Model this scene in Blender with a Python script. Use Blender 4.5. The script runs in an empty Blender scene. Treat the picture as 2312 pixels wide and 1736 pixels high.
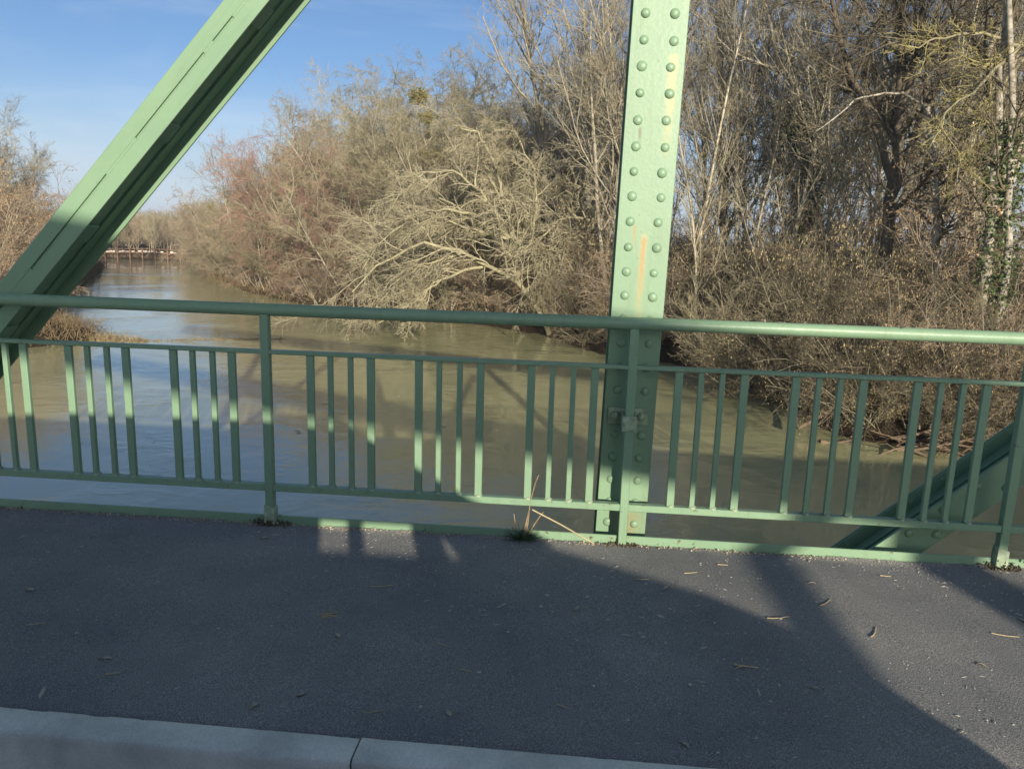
import bpy, bmesh, math, random
import numpy as np
from mathutils import Matrix, Vector
SC = bpy.context.scene
COL = SC.collection
R_ = math.radians

# ------------------------------------------------------------------ camera
cam = bpy.data.cameras.new('camera')
cam.sensor_width = 36.0
cam.lens = 27.03
cam.clip_start = 0.05
cam.clip_end = 9000
camo = bpy.data.objects.new('camera', cam)
COL.objects.link(camo)
SC.camera = camo
right = Vector((0.9964, 0.0795, 0.0301))
fwd = Vector((-0.0769, 0.9782, -0.1929)).normalized()
up = right.cross(fwd).normalized()
right = fwd.cross(up).normalized()
M = Matrix((right, up, -fwd)).transposed().to_4x4()
M.translation = (0, 0, 1.5)
camo.matrix_world = M

# ------------------------------------------------------------------ light
SUN_X, SUN_Z = -0.32, 0.25                    # light travels (SUN_X, 1, -SUN_Z)
sun = bpy.data.lights.new('sun', 'SUN')
sun.energy = 4.9
sun.angle = R_(0.53)
sun.color = (1.0, 0.90, 0.74)
suno = bpy.data.objects.new('sun', sun)
COL.objects.link(suno)
suno.location = (20, -60, 30)
suno.rotation_euler = Vector((SUN_X, 1, -SUN_Z)).to_track_quat('-Z', 'Y').to_euler()
SUN_EL = math.atan2(SUN_Z, math.hypot(SUN_X, 1))
SUN_ROT = math.atan2(-SUN_X, -1)              # clockwise from +Y

w = bpy.data.worlds.new('World')
SC.world = w
w.use_nodes = True
nt = w.node_tree
nt.nodes.clear()
sky = nt.nodes.new('ShaderNodeTexSky')
sky.sky_type = 'NISHITA'
sky.sun_disc = False
sky.sun_elevation = SUN_EL
sky.sun_rotation = SUN_ROT
sky.altitude = 100
sky.air_density = 0.75
sky.dust_density = 1.7
sky.ozone_density = 3.4
bg = nt.nodes.new('ShaderNodeBackground')
bg.inputs['Strength'].default_value = 0.10
wo = nt.nodes.new('ShaderNodeOutputWorld')
tc = nt.nodes.new('ShaderNodeTexCoord')
mp = nt.nodes.new('ShaderNodeMapping')
mp.inputs['Scale'].default_value = (1.2, 1.2, 6.0)
mp.inputs['Location'].default_value = (0.4, 0.1, 0.35)
cn = nt.nodes.new('ShaderNodeTexNoise')
cn.inputs['Scale'].default_value = 1.6
cn.inputs['Detail'].default_value = 6
cn.inputs['Roughness'].default_value = 0.6
cn.inputs['Distortion'].default_value = 0.5
cr = nt.nodes.new('ShaderNodeMapRange')
cr.inputs['From Min'].default_value = 0.50
cr.inputs['From Max'].default_value = 0.80
cr.inputs['To Min'].default_value = 0.0
cr.inputs['To Max'].default_value = 0.32
mx = nt.nodes.new('ShaderNodeMix')
mx.data_type = 'RGBA'
mx.inputs['B'].default_value = (6.4, 7.0, 7.6, 1)
L = nt.links.new
L(tc.outputs['Generated'], mp.inputs['Vector'])
L(mp.outputs['Vector'], cn.inputs['Vector'])
L(cn.outputs['Fac'], cr.inputs['Value'])
L(cr.outputs['Result'], mx.inputs['Factor'])
# the pale blue of the air low over the land, all round the horizon
sx = nt.nodes.new('ShaderNodeSeparateXYZ')
L(tc.outputs['Generated'], sx.inputs['Vector'])
hz = nt.nodes.new('ShaderNodeMapRange'); hz.interpolation_type = 'SMOOTHSTEP'
hz.inputs['From Min'].default_value = 0.0; hz.inputs['From Max'].default_value = 0.20
hz.inputs['To Min'].default_value = 0.85; hz.inputs['To Max'].default_value = 0.0
L(sx.outputs['Z'], hz.inputs['Value'])
hm = nt.nodes.new('ShaderNodeMix'); hm.data_type = 'RGBA'
hm.inputs['B'].default_value = (4.3, 5.3, 6.3, 1)
L(hz.outputs['Result'], hm.inputs['Factor'])
L(sky.outputs['Color'], hm.inputs['A'])
L(hm.outputs['Result'], mx.inputs['A'])
L(mx.outputs['Result'], bg.inputs['Color'])
L(bg.outputs['Background'], wo.inputs['Surface'])

SC.view_settings.view_transform = 'Standard'
SC.view_settings.look = 'None'
SC.view_settings.gamma = 1.0
SC.view_settings.use_curve_mapping = False
SC.view_settings.exposure = 0.5
SC.render.engine = 'CYCLES'
SC.cycles.max_bounces = 6
SC.cycles.diffuse_bounces = 2
SC.cycles.glossy_bounces = 3
SC.cycles.transmission_bounces = 2
SC.cycles.transparent_max_bounces = 4
SC.cycles.caustics_reflective = False
SC.cycles.caustics_refractive = False

# ------------------------------------------------------------------ helpers
def link(name, me, parent=None, label=None, cat=None, group=None, kind=None, loc=None):
    o = bpy.data.objects.new(name, me)
    COL.objects.link(o)
    if parent is not None: o.parent = parent
    if loc is not None: o.location = loc
    if label: o['label'] = label
    if cat: o['category'] = cat
    if group: o['group'] = group
    if kind: o['kind'] = kind
    return o

def thing(name, label, cat, loc=(0, 0, 0), group=None, rz=0.0):
    o = link(name, None, None, label, cat, group, None, loc)
    o.rotation_euler = (0, 0, rz)
    o.empty_display_size = 0.2
    return o

def np_mesh(name, V, Q, mats, smooth=True, midx=None):
    """V (n,3) verts, Q list of (k, 3 or 4) face arrays"""
    me = bpy.data.meshes.new(name)
    V = np.ascontiguousarray(V, np.float32)
    me.vertices.add(len(V))
    me.vertices.foreach_set('co', V.ravel())
    if not isinstance(Q, list): Q = [Q]
    loops = np.concatenate([q.ravel() for q in Q]).astype(np.int32)
    tot = np.concatenate([np.full(len(q), q.shape[1], np.int32) for q in Q])
    start = np.concatenate([[0], np.cumsum(tot)[:-1]]).astype(np.int32)
    me.loops.add(len(loops))
    me.loops.foreach_set('vertex_index', loops)
    me.polygons.add(len(tot))
    me.polygons.foreach_set('loop_start', start)
    me.polygons.foreach_set('loop_total', tot)
    if midx is not None: me.polygons.foreach_set('material_index', midx.astype(np.int32))
    me.polygons.foreach_set('use_smooth', np.full(len(tot), smooth, bool))
    for m in (mats if isinstance(mats, (list, tuple)) else [mats]): me.materials.append(m)
    me.update(calc_edges=True)
    return me

class MB:
    """collects solid shapes into one mesh"""
    def __init__(s): s.v = []; s.f = []
    def add(s, V, F):
        n = len(s.v); s.v += [tuple(p) for p in V]; s.f += [tuple(i + n for i in f) for f in F]; return s
    def box(s, a, b):
        x0, y0, z0 = a; x1, y1, z1 = b
        return s.add([(x0,y0,z0),(x1,y0,z0),(x1,y1,z0),(x0,y1,z0),(x0,y0,z1),(x1,y0,z1),(x1,y1,z1),(x0,y1,z1)],
            [(0,3,2,1),(4,5,6,7),(0,1,5,4),(1,2,6,5),(2,3,7,6),(3,0,4,7)])
    def prism(s, poly, y0, y1):
        """poly in XZ (counter-clockwise seen from -Y), extruded along Y"""
        n = len(poly)
        V = [(x, y0, z) for x, z in poly] + [(x, y1, z) for x, z in poly]
        F = [tuple(range(n)), tuple(range(2*n-1, n-1, -1))]
        F += [(i+n, (i+1) % n + n, (i+1) % n, i) for i in range(n)]
        return s.add(V, F)
    def prismx(s, poly, x0, x1):
        """poly in YZ, extruded along X"""
        n = len(poly)
        V = [(x0, y, z) for y, z in poly] + [(x1, y, z) for y, z in poly]
        F = [tuple(range(n-1, -1, -1)), tuple(range(n, 2*n))]
        F += [(i, (i+1) % n, (i+1) % n + n, i+n) for i in range(n)]
        return s.add(V, F)
    def tube(s, pts, r, n=12, cap=True):
        pts = [Vector(p) for p in pts]; N = len(pts); V = []
        rr = r if isinstance(r, (list, tuple)) else [r]*N
        for i, p in enumerate(pts):
            t = (pts[min(i+1, N-1)] - pts[max(i-1, 0)]).normalized()
            ref = Vector((0, 0, 1)) if abs(t.z) < 0.9 else Vector((1, 0, 0))
            u = t.cross(ref).normalized(); v = t.cross(u)
            for k in range(n):
                a = 2*math.pi*k/n
                V.append(p + (u*math.cos(a) + v*math.sin(a))*rr[i])
        F = []
        for i in range(N-1):
            for k in range(n):
                k2 = (k+1) % n
                F.append((i*n+k, i*n+k2, (i+1)*n+k2, (i+1)*n+k))
        if cap:
            F.append(tuple(range(n-1, -1, -1))); F.append(tuple((N-1)*n+k for k in range(n)))
        return s.add(V, F)
    def mesh(s, name, mat, bevel=0.0, smooth=False, seg=1):
        me = bpy.data.meshes.new(name)
        me.from_pydata([tuple(p) for p in s.v], [], s.f)
        bm = bmesh.new(); bm.from_mesh(me)
        bmesh.ops.recalc_face_normals(bm, faces=bm.faces)
        if bevel > 0:
            ed = [e for e in bm.edges if len(e.link_faces) == 2 and e.calc_face_angle(0) > 0.6]
            bmesh.ops.bevel(bm, geom=ed, offset=bevel, segments=seg, affect='EDGES', profile=0.5)
        bm.to_mesh(me); bm.free()
        if smooth:
            me.polygons.foreach_set('use_smooth', [True]*len(me.polygons))
            me.set_sharp_from_angle(angle=R_(40))
        for m in (mat if isinstance(mat, (list, tuple)) else [mat]): me.materials.append(m)
        return me

# ------------------------------------------------------------------ materials
def nodes(name, rough=0.7, spec=0.3):
    m = bpy.data.materials.new(name); m.use_nodes = True
    t = m.node_tree; b = t.nodes['Principled BSDF']
    b.inputs['Roughness'].default_value = rough
    b.inputs['Specular IOR Level'].default_value = spec
    return m, t, b

def tex_noise(t, scale, detail=3, rough=0.55, coord='Object', mscale=None, dist=0.0):
    c = t.nodes.new('ShaderNodeTexCoord')
    n = t.nodes.new('ShaderNodeTexNoise')
    n.inputs['Scale'].default_value = scale; n.inputs['Detail'].default_value = detail
    n.inputs['Roughness'].default_value = rough; n.inputs['Distortion'].default_value = dist
    src = c.outputs[coord]
    if mscale:
        mm = t.nodes.new('ShaderNodeMapping'); mm.inputs['Scale'].default_value = mscale
        t.links.new(src, mm.inputs['Vector']); src = mm.outputs['Vector']
    t.links.new(src, n.inputs['Vector'])
    return n

def ramp(t, fac, stops):
    r = t.nodes.new('ShaderNodeValToRGB')
    e = r.color_ramp.elements
    while len(e) < len(stops): e.new(0.5)
    for el, (p, c) in zip(e, stops):
        el.position = p; el.color = (*c, 1)
    t.links.new(fac, r.inputs['Fac'])
    return r.outputs['Color']

def mixc(t, fac, a, b, mode='MIX'):
    m = t.nodes.new('ShaderNodeMix'); m.data_type = 'RGBA'; m.blend_type = mode
    for s, v in (('Factor', fac), ('A', a), ('B', b)):
        if hasattr(v, 'links') or hasattr(v, 'is_linked'): t.links.new(v, m.inputs[s])
        elif isinstance(v, (int, float)): m.inputs[s].default_value = v
        else: m.inputs[s].default_value = (*v, 1)
    return m.outputs['Result']

def math_(t, op, a, b=None, c=None, clamp=False):
    m = t.nodes.new('ShaderNodeMath'); m.operation = op; m.use_clamp = clamp
    for i, v in enumerate((a, b, c)):
        if v is None: continue
        if isinstance(v, (int, float)): m.inputs[i].default_value = v
        else: t.links.new(v, m.inputs[i])
    return m.outputs[0]

def bump(t, b, h, strength, dist=0.01):
    n = t.nodes.new('ShaderNodeBump')
    n.inputs['Strength'].default_value = strength; n.inputs['Distance'].default_value = dist
    t.links.new(h, n.inputs['Height']); t.links.new(n.outputs['Normal'], b.inputs['Normal'])

def bark(name, c0, c1, scale=3.0, vary=0.25, spec=0.15):
    m, t, b = nodes(name, 0.9, spec)
    n = tex_noise(t, scale, 4, 0.65)
    col = ramp(t, n.outputs['Fac'], [(0.3, c0), (0.7, c1)])
    oi = t.nodes.new('ShaderNodeObjectInfo')
    hv = t.nodes.new('ShaderNodeHueSaturation')
    v = math_(t, 'MULTIPLY_ADD', oi.outputs['Random'], 2*vary, 1 - vary)
    t.links.new(v, hv.inputs['Value']); t.links.new(col, hv.inputs['Color'])
    t.links.new(hv.outputs['Color'], b.inputs['Base Color'])
    return m

MT = {}
def paint(name, stains=(), chip=0.675):
    m, t, b = nodes(name, 0.42, 0.4)
    n1 = tex_noise(t, 2.2, 5, 0.6)
    n2 = tex_noise(t, 60, 3, 0.6)
    base = ramp(t, n1.outputs['Fac'], [(0.30, (0.186, 0.300, 0.188)), (0.62, (0.213, 0.326, 0.203))])
    fade = tex_noise(t, 9, 4, 0.7, mscale=(1, 1, 0.25))
    ff = t.nodes.new('ShaderNodeMapRange'); ff.inputs['From Min'].default_value = 0.56; ff.inputs['From Max'].default_value = 0.8
    ff.inputs['To Max'].default_value = 0.3
    t.links.new(fade.outputs['Fac'], ff.inputs['Value'])
    col = mixc(t, ff.outputs['Result'], base, (0.29, 0.39, 0.25))
    # chips and rust freckles
    ch = tex_noise(t, 26, 4, 0.75)
    cf = t.nodes.new('ShaderNodeMapRange'); cf.inputs['From Min'].default_value = chip; cf.inputs['From Max'].default_value = chip + 0.035
    t.links.new(ch.outputs['Fac'], cf.inputs['Value'])
    col = mixc(t, cf.outputs['Result'], col, (0.11, 0.065, 0.035))
    # grime that has run down the paint
    gr = tex_noise(t, 5.0, 5, 0.7, mscale=(3.0, 3.0, 0.35))
    gf = t.nodes.new('ShaderNodeMapRange'); gf.inputs['From Min'].default_value = 0.52; gf.inputs['From Max'].default_value = 0.8
    gf.inputs['To Max'].default_value = 0.5
    t.links.new(gr.outputs['Fac'], gf.inputs['Value'])
    col = mixc(t, gf.outputs['Result'], col, (0.15, 0.19, 0.105))
    rz_ = tex_noise(t, 3.1, 6, 0.75)
    rf_ = t.nodes.new('ShaderNodeMapRange'); rf_.inputs['From Min'].default_value = 0.66; rf_.inputs['From Max'].default_value = 0.76
    rf_.inputs['To Max'].default_value = 0.55
    t.links.new(rz_.outputs['Fac'], rf_.inputs['Value'])
    col = mixc(t, rf_.outputs['Result'], col, (0.30, 0.24, 0.11))
    if stains:
        tc = t.nodes.new('ShaderNodeTexCoord'); sp = t.nodes.new('ShaderNodeSeparateXYZ')
        t.links.new(tc.outputs['Object'], sp.inputs['Vector'])
        wob = tex_noise(t, 7, 3, 0.6)
        brk = tex_noise(t, 45, 4, 0.7, mscale=(1, 1, 0.3))
        for (x, zt, zb, wd, c, amt) in stains:
            xx = math_(t, 'ADD', sp.outputs['X'], math_(t, 'MULTIPLY_ADD', wob.outputs['Fac'], 0.02, -0.01 - x))
            fx = math_(t, 'SUBTRACT', 1.0, math_(t, 'DIVIDE', math_(t, 'ABSOLUTE', xx), wd), clamp=True)
            g = math_(t, 'DIVIDE', math_(t, 'SUBTRACT', sp.outputs['Z'], zb), zt - zb, clamp=True)
            top = math_(t, 'MULTIPLY', math_(t, 'SUBTRACT', zt, sp.outputs['Z']), 60.0, clamp=True)
            f = math_(t, 'MULTIPLY', math_(t, 'MULTIPLY', fx, math_(t, 'POWER', g, 0.8)), top)
            f = math_(t, 'MULTIPLY', f, math_(t, 'MULTIPLY_ADD', brk.outputs['Fac'], 2.4, -0.2))
            f = math_(t, 'MULTIPLY', math_(t, 'MULTIPLY', f, 1.6, clamp=True), amt, clamp=True)
            col = mixc(t, f, col, c)
    t.links.new(col, b.inputs['Base Color'])
    rg = math_(t, 'MULTIPLY_ADD', n2.outputs['Fac'], 0.2, 0.33)
    t.links.new(rg, b.inputs['Roughness'])
    bump(t, b, math_(t, 'ADD', n2.outputs['Fac'], math_(t, 'MULTIPLY', n1.outputs['Fac'], 2.0)), 0.35, 0.002)
    return m
MT['paint'] = paint('green_paint')
MT['paint_worn'] = paint('green_paint_worn', (), 0.64)
RUST = (0.40, 0.20, 0.05); OCH = (0.50, 0.40, 0.17)
MT['paint_post'] = paint('green_paint_post', [
    (0.005, 1.52, 0.98, 0.024, (0.36, 0.34, 0.17), 0.75), (0.004, 1.50, 1.16, 0.016, (0.38, 0.215, 0.07), 0.7),
    (0.072, 2.32, 1.84, 0.03, OCH, 0.55), (-0.042, 1.56, 1.44, 0.010, RUST, 0.6),
    (0.02, 0.135, -0.10, 0.10, (0.30, 0.15, 0.06), 0.45), (-0.05, 2.0, 1.92, 0.012, (0.12, 0.1, 0.06), 0.7)])
MT['paint_diag'] = MT['paint']

def flat(name, c, rough=0.8, spec=0.2, scale=8.0, var=0.25):
    m, t, b = nodes(name, rough, spec)
    n = tex_noise(t, scale, 4, 0.6)
    c0 = tuple(x*(1-var) for x in c); c1 = tuple(min(1, x*(1+var)) for x in c)
    t.links.new(ramp(t, n.outputs['Fac'], [(0.3, c0), (0.7, c1)]), b.inputs['Base Color'])
    return m
MT['paint_rivet'] = flat('green_paint_rivet', (0.21, 0.322, 0.20), 0.42, 0.4, 400, 0.06)
MT['rust'] = flat('rusty_steel', (0.17, 0.12, 0.085), 0.8, 0.2, 22, 0.5)
MT['clamp'] = flat('weathered_green_steel', (0.29, 0.36, 0.24), 0.7, 0.3, 30, 0.4)

def asphalt():
    m, t, b = nodes('asphalt', 0.9, 0.2)
    f = tex_noise(t, 240, 3, 0.7); g = tex_noise(t, 90, 2, 0.5); l = tex_noise(t, 1.1, 5, 0.6)
    v = t.nodes.new('ShaderNodeTexVoronoi'); v.inputs['Scale'].default_value = 170
    c = t.nodes.new('ShaderNodeTexCoord'); t.links.new(c.outputs['Object'], v.inputs['Vector'])
    base = ramp(t, f.outputs['Fac'], [(0.28, (0.078, 0.080, 0.081)), (0.5, (0.208, 0.208, 0.203)), (0.75, (0.48, 0.465, 0.435))])
    lf = ramp(t, l.outputs['Fac'], [(0.3, (0.74, 0.75, 0.77)), (0.7, (1.28, 1.23, 1.17))])
    col = mixc(t, 1.0, base, lf, 'MULTIPLY')
    # pale stones showing in the surface
    vc = t.nodes.new('ShaderNodeSeparateColor'); t.links.new(v.outputs['Color'], vc.inputs['Color'])
    st = math_(t, 'GREATER_THAN', vc.outputs['Red'], 0.93)
    st = math_(t, 'MULTIPLY', st, math_(t, 'LESS_THAN', v.outputs['Distance'], 0.28))
    col = mixc(t, math_(t, 'MULTIPLY', st, 0.55), col, (0.42, 0.39, 0.35))
    # dried pale splashes
    sp = tex_noise(t, 2.6, 2, 0.5, mscale=(1, 1, 1))
    sf = t.nodes.new('ShaderNodeMapRange'); sf.inputs['From Min'].default_value = 0.70; sf.inputs['From Max'].default_value = 0.82
    sf.inputs['To Max'].default_value = 0.4
    t.links.new(sp.outputs['Fac'], sf.inputs['Value'])
    col = mixc(t, sf.outputs['Result'], col, (0.34, 0.32, 0.28))
    t.links.new(col, b.inputs['Base Color'])
    h = math_(t, 'ADD', math_(t, 'MULTIPLY', v.outputs['Distance'], -0.35), math_(t, 'ADD', math_(t, 'MULTIPLY', g.outputs['Fac'], 0.6), f.outputs['Fac']))
    bump(t, b, h, 0.45, 0.004)
    return m
MT['asphalt'] = asphalt()

def concrete():
    m, t, b = nodes('kerb_concrete', 0.85, 0.2)
    f = tex_noise(t, 160, 3, 0.65); l = tex_noise(t, 3.0, 5, 0.6)
    base = ramp(t, f.outputs['Fac'], [(0.25, (0.64, 0.615, 0.56)), (0.75, (0.88, 0.85, 0.78))])
    lf = ramp(t, l.outputs['Fac'], [(0.32, (0.66, 0.67, 0.64)), (0.66, (1.08, 1.07, 1.03))])
    t.links.new(mixc(t, 1.0, base, lf, 'MULTIPLY'), b.inputs['Base Color'])
    bump(t, b, f.outputs['Fac'], 0.35, 0.003)
    return m
MT['concrete'] = concrete()

def water():
    m, t, b = nodes('river_water', 0.035, 0.5)
    b.inputs['IOR'].default_value = 1.85
    l = tex_noise(t, 0.05, 3, 0.5, mscale=(1.0, 0.6, 1))
    t.links.new(ramp(t, l.outputs['Fac'], [(0.3, (0.375, 0.37, 0.19)), (0.7, (0.43, 0.42, 0.225))]), b.inputs['Base Color'])
    n1 = tex_noise(t, 0.9, 4, 0.55, mscale=(1.0, 1.5, 1), dist=0.6)
    n2 = tex_noise(t, 5.0, 3, 0.5, mscale=(0.8, 1.5, 1), dist=0.4)
    n3 = tex_noise(t, 0.14, 3, 0.5, dist=1.2)          # where the surface is ruffled
    pf = t.nodes.new('ShaderNodeMapRange'); pf.inputs['From Min'].default_value = 0.42; pf.inputs['From Max'].default_value = 0.62
    pf.inputs['To Min'].default_value = 0.18; pf.inputs['To Max'].default_value = 1.0
    t.links.new(n3.outputs['Fac'], pf.inputs['Value'])
    h = math_(t, 'ADD', n1.outputs['Fac'], math_(t, 'MULTIPLY', n2.outputs['Fac'], 0.16))
    h = math_(t, 'MULTIPLY', h, pf.outputs['Result'])
    bump(t, b, h, 0.42, 0.10)
    return m
MT['water'] = water()

def soil():
    m, t, b = nodes('leaf_litter_soil', 0.95, 0.1)
    n = tex_noise(t, 0.35, 6, 0.7); f = tex_noise(t, 6, 5, 0.75)
    base = ramp(t, n.outputs['Fac'], [(0.3, (0.036, 0.027, 0.018)), (0.55, (0.062, 0.045, 0.029)), (0.75, (0.060, 0.058, 0.028))])
    ff = ramp(t, f.outputs['Fac'], [(0.3, (0.55, 0.55, 0.55)), (0.7, (1.5, 1.45, 1.35))])
    t.links.new(mixc(t, 1.0, base, ff, 'MULTIPLY'), b.inputs['Base Color'])
    bump(t, b, f.outputs['Fac'], 0.8, 0.15)
    return m
MT['soil'] = soil()
MT['grit'] = flat('pale_grit', (0.42, 0.39, 0.33), 0.9, 0.1, 40, 0.4)
MT['straw'] = flat('dry_straw', (0.46, 0.37, 0.22), 0.8, 0.2, 20, 0.25)
MT['leafdry'] = flat('dry_leaf', (0.42, 0.36, 0.26), 0.8, 0.2, 30, 0.35)
MT['weed'] = flat('weed_green', (0.06, 0.10, 0.045), 0.6, 0.3, 20, 0.4)
MT['stalk'] = flat('dead_stalk', (0.27, 0.20, 0.12), 0.85, 0.15, 30, 0.3)
MT['moss'] = flat('moss_dirt', (0.10, 0.088, 0.06), 0.95, 0.1, 60, 0.5)
MT['ivy'] = flat('ivy_leaf', (0.075, 0.11, 0.035), 0.4, 0.5, 5, 0.5)
MT['catkin'] = flat('catkin', (0.50, 0.40, 0.21), 0.8, 0.1, 3, 0.3)
MT['brownleaf'] = flat('withered_leaf', (0.36, 0.235, 0.125), 0.8, 0.15, 2, 0.4)
MT['mistletoe'] = flat('mistletoe_green', (0.25, 0.22, 0.08), 0.7, 0.2, 3, 0.35)
MT['grass'] = flat('dry_grass', (0.36, 0.28, 0.15), 0.85, 0.1, 2, 0.3)
MT['bankgrass'] = flat('bank_grass', (0.22, 0.165, 0.095), 0.9, 0.1, 1.5, 0.4)
MT['hill'] = flat('far_hill', (0.11, 0.10, 0.075), 0.95, 0.0, 0.02, 0.3)
MT['drift'] = flat('driftwood', (0.17, 0.125, 0.085), 0.85, 0.15, 9, 0.4)
MT['wood'] = flat('old_timber', (0.17, 0.11, 0.075), 0.9, 0.1, 3, 0.4)
MT['whitewood'] = flat('pale_timber', (0.62, 0.55, 0.48), 0.8, 0.1, 3, 0.2)
MT['carpaint'] = flat('white_bounce_car_paint', (0.74, 0.74, 0.72), 0.25, 0.5, 3, 0.1)  # unseen car kept white to bounce light onto the path
MT['black'] = flat('black_rubber', (0.02, 0.02, 0.02), 0.8, 0.2, 9, 0.2)
MT['glass'] = flat('dark_glass', (0.015, 0.018, 0.02), 0.05, 0.5, 3, 0.1)
MT['alloy'] = flat('alloy', (0.45, 0.45, 0.46), 0.35, 0.5, 9, 0.1)
# tree barks
MT['b_olive'] = bark('bark_olive', (0.20, 0.18, 0.12), (0.46, 0.42, 0.30))
MT['t_olive'] = bark('twig_olive', (0.21, 0.185, 0.112), (0.41, 0.365, 0.235), 0.8)
MT['b_grey'] = bark('bark_grey', (0.20, 0.175, 0.13), (0.47, 0.42, 0.32))
MT['t_grey'] = bark('twig_grey', (0.235, 0.205, 0.14), (0.43, 0.385, 0.275), 0.8)
MT['t_red'] = bark('twig_red', (0.24, 0.145, 0.11), (0.37, 0.24, 0.185), 0.8)
MT['b_pale'] = bark('bark_pale', (0.38, 0.33, 0.23), (0.60, 0.54, 0.41))
MT['t_pale'] = bark('twig_pale', (0.36, 0.32, 0.23), (0.58, 0.53, 0.40), 0.8)
MT['t_willow'] = bark('twig_willow', (0.24, 0.215, 0.14), (0.44, 0.395, 0.265), 0.8)
MT['t_shrub'] = bark('twig_shrub', (0.20, 0.175, 0.105), (0.38, 0.335, 0.215), 0.8)
MT['b_lichen'] = bark('bark_lichen', (0.22, 0.20, 0.135), (0.48, 0.44, 0.26), 2.0)
MT['t_lichen'] = bark('twig_lichen', (0.33, 0.29, 0.12), (0.50, 0.44, 0.20), 0.8)
MT['b_birch'] = bark('bark_birch', (0.14, 0.12, 0.09), (0.58, 0.53, 0.43), 5.0)
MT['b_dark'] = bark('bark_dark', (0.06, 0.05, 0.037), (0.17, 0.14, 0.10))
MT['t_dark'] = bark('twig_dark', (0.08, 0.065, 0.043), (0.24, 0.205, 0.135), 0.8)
MT['t_brown'] = bark('twig_brown', (0.25, 0.195, 0.135), (0.42, 0.335, 0.24), 0.8)
MT['t_hazel'] = bark('twig_hazel', (0.08, 0.066, 0.043), (0.28, 0.24, 0.16), 0.8)
# ------------------------------------------------------------------ ground, river
WATER_Z = -4.0
BANK_R = [(15,-60),(13.6,-10),(13,5),(11.8,15),(10.7,20.6),(9.4,21.6),(8.2,21.9),(7.2,25.5),(5.6,33),(1.6,36.5),(-1.4,42),
          (-9,49),(-15,52.4),(-20.4,55),(-27.4,63),(-38,78),(-52.6,104.7),(-58,111)]
BANK_L = [(-86,112),(-84,106),(-66,99.5),(-61,96),(-44,67),(-33.5,47),(-29,40.5),(-23.5,36.6),(-22.2,33.5),(-24,31),(-31,26),(-34,10),(-36,-60)]
RIV = np.array(BANK_R + BANK_L, float)

def river_sd(x, y):
    """signed distance to the river's edge, negative in the water"""
    P = np.stack([x, y], -1)
    A = RIV; B = np.roll(RIV, -1, 0)
    d2 = np.full(x.shape, 1e18); ins = np.zeros(x.shape, bool)
    for a, b in zip(A, B):
        ab = b - a; t = np.clip(((P - a) @ ab)/(ab @ ab), 0, 1)
        d = P - (a + t[..., None]*ab); d2 = np.minimum(d2, (d**2).sum(-1))
        c = ((a[1] > y) != (b[1] > y))
        with np.errstate(divide='ignore', invalid='ignore'):
            xi = (b[0]-a[0])*(y-a[1])/(b[1]-a[1]) + a[0]
        ins ^= c & (x < xi)
    return np.where(ins, -1, 1)*np.sqrt(d2)

def wave(x, y, seed):
    r = np.random.default_rng(seed); z = 0*x
    for k in range(9):
        f = 0.05*1.65**k; a = r.uniform(0, 6.28); p = r.uniform(0, 6.28)
        z = z + np.sin((x*math.cos(a) + y*math.sin(a))*f*6.28 + p + 1.3*np.sin(y*f*2+p))*0.5/1.35**k
    return z

def ground_z(x, y):
    sd = river_sd(x, y)
    w_ = wave(x, y, 5)
    sd = sd + 0.35*w_
    z = np.where(sd < 0, -4.0 + np.maximum(sd*0.7, -2.5),
                 -4.0 + 0.65*(1 - np.exp(-np.maximum(sd, 0)/1.4)) + 1.2*(1 - np.exp(-np.maximum(sd, 0)/25)))
    return z + 0.10*w_*np.clip(sd/3, 0, 1) + 0.05*w_*(sd > -1)

xs = np.concatenate([-np.geomspace(4200, 110, 16)[:-1], np.arange(-105, 62, 1.25), np.geomspace(64, 4200, 18)])
ys = np.concatenate([-np.geomspace(4200, 70, 14)[:-1], np.arange(-66, 0, 6), np.arange(0, 130, 1.25), np.geomspace(132, 4200, 22)])
GX, GY = np.meshgrid(xs, ys)
GZ = ground_z(GX, GY)
nx, ny = len(xs), len(ys)
ii = (np.arange(ny-1)[:, None]*nx + np.arange(nx-1)[None]).ravel()
Q = np.stack([ii, ii+1, ii+nx+1, ii+nx], 1)
link('ground', np_mesh('ground', np.stack([GX.ravel(), GY.ravel(), GZ.ravel()], 1), Q, MT['soil']), kind='structure')

wx = np.linspace(-140, 60, 41); wy = np.linspace(-80, 130, 43)
WX, WY = np.meshgrid(wx, wy); nx, ny = len(wx), len(wy)
ii = (np.arange(ny-1)[:, None]*nx + np.arange(nx-1)[None]).ravel()
Q = np.stack([ii, ii+1, ii+nx+1, ii+nx], 1)
link('river_water', np_mesh('river_water', np.stack([WX.ravel(), WY.ravel(), 0*WX.ravel()+WATER_Z], 1), Q, MT['water']), kind='structure')

# low wooded hill on the skyline
hx = np.linspace(-1500, 300, 121)
rows = []
for k, (yy, s) in enumerate([(1320, 0), (1400, .55), (1500, 1), (1650, .75), (1800, 0)]):
    prof = 11.5*np.exp(-((hx + 740)/190)**2) + 8.5*np.exp(-((hx + 420)/260)**2) + 6
    prof = prof*(1 + 0.05*wave(hx*0.12, hx*0+k, 3)) + 0.5*wave(hx*.7, hx*0, 8+k)*s
    rows.append(np.stack([hx, 0*hx+yy, -3 + s*prof], 1))
V = np.concatenate(rows); n = len(hx)
ii = (np.arange(4)[:, None]*n + np.arange(n-1)[None]).ravel()
link('hill', np_mesh('hill', V, np.stack([ii, ii+1, ii+n+1, ii+n], 1), MT['hill']), kind='structure')

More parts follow.
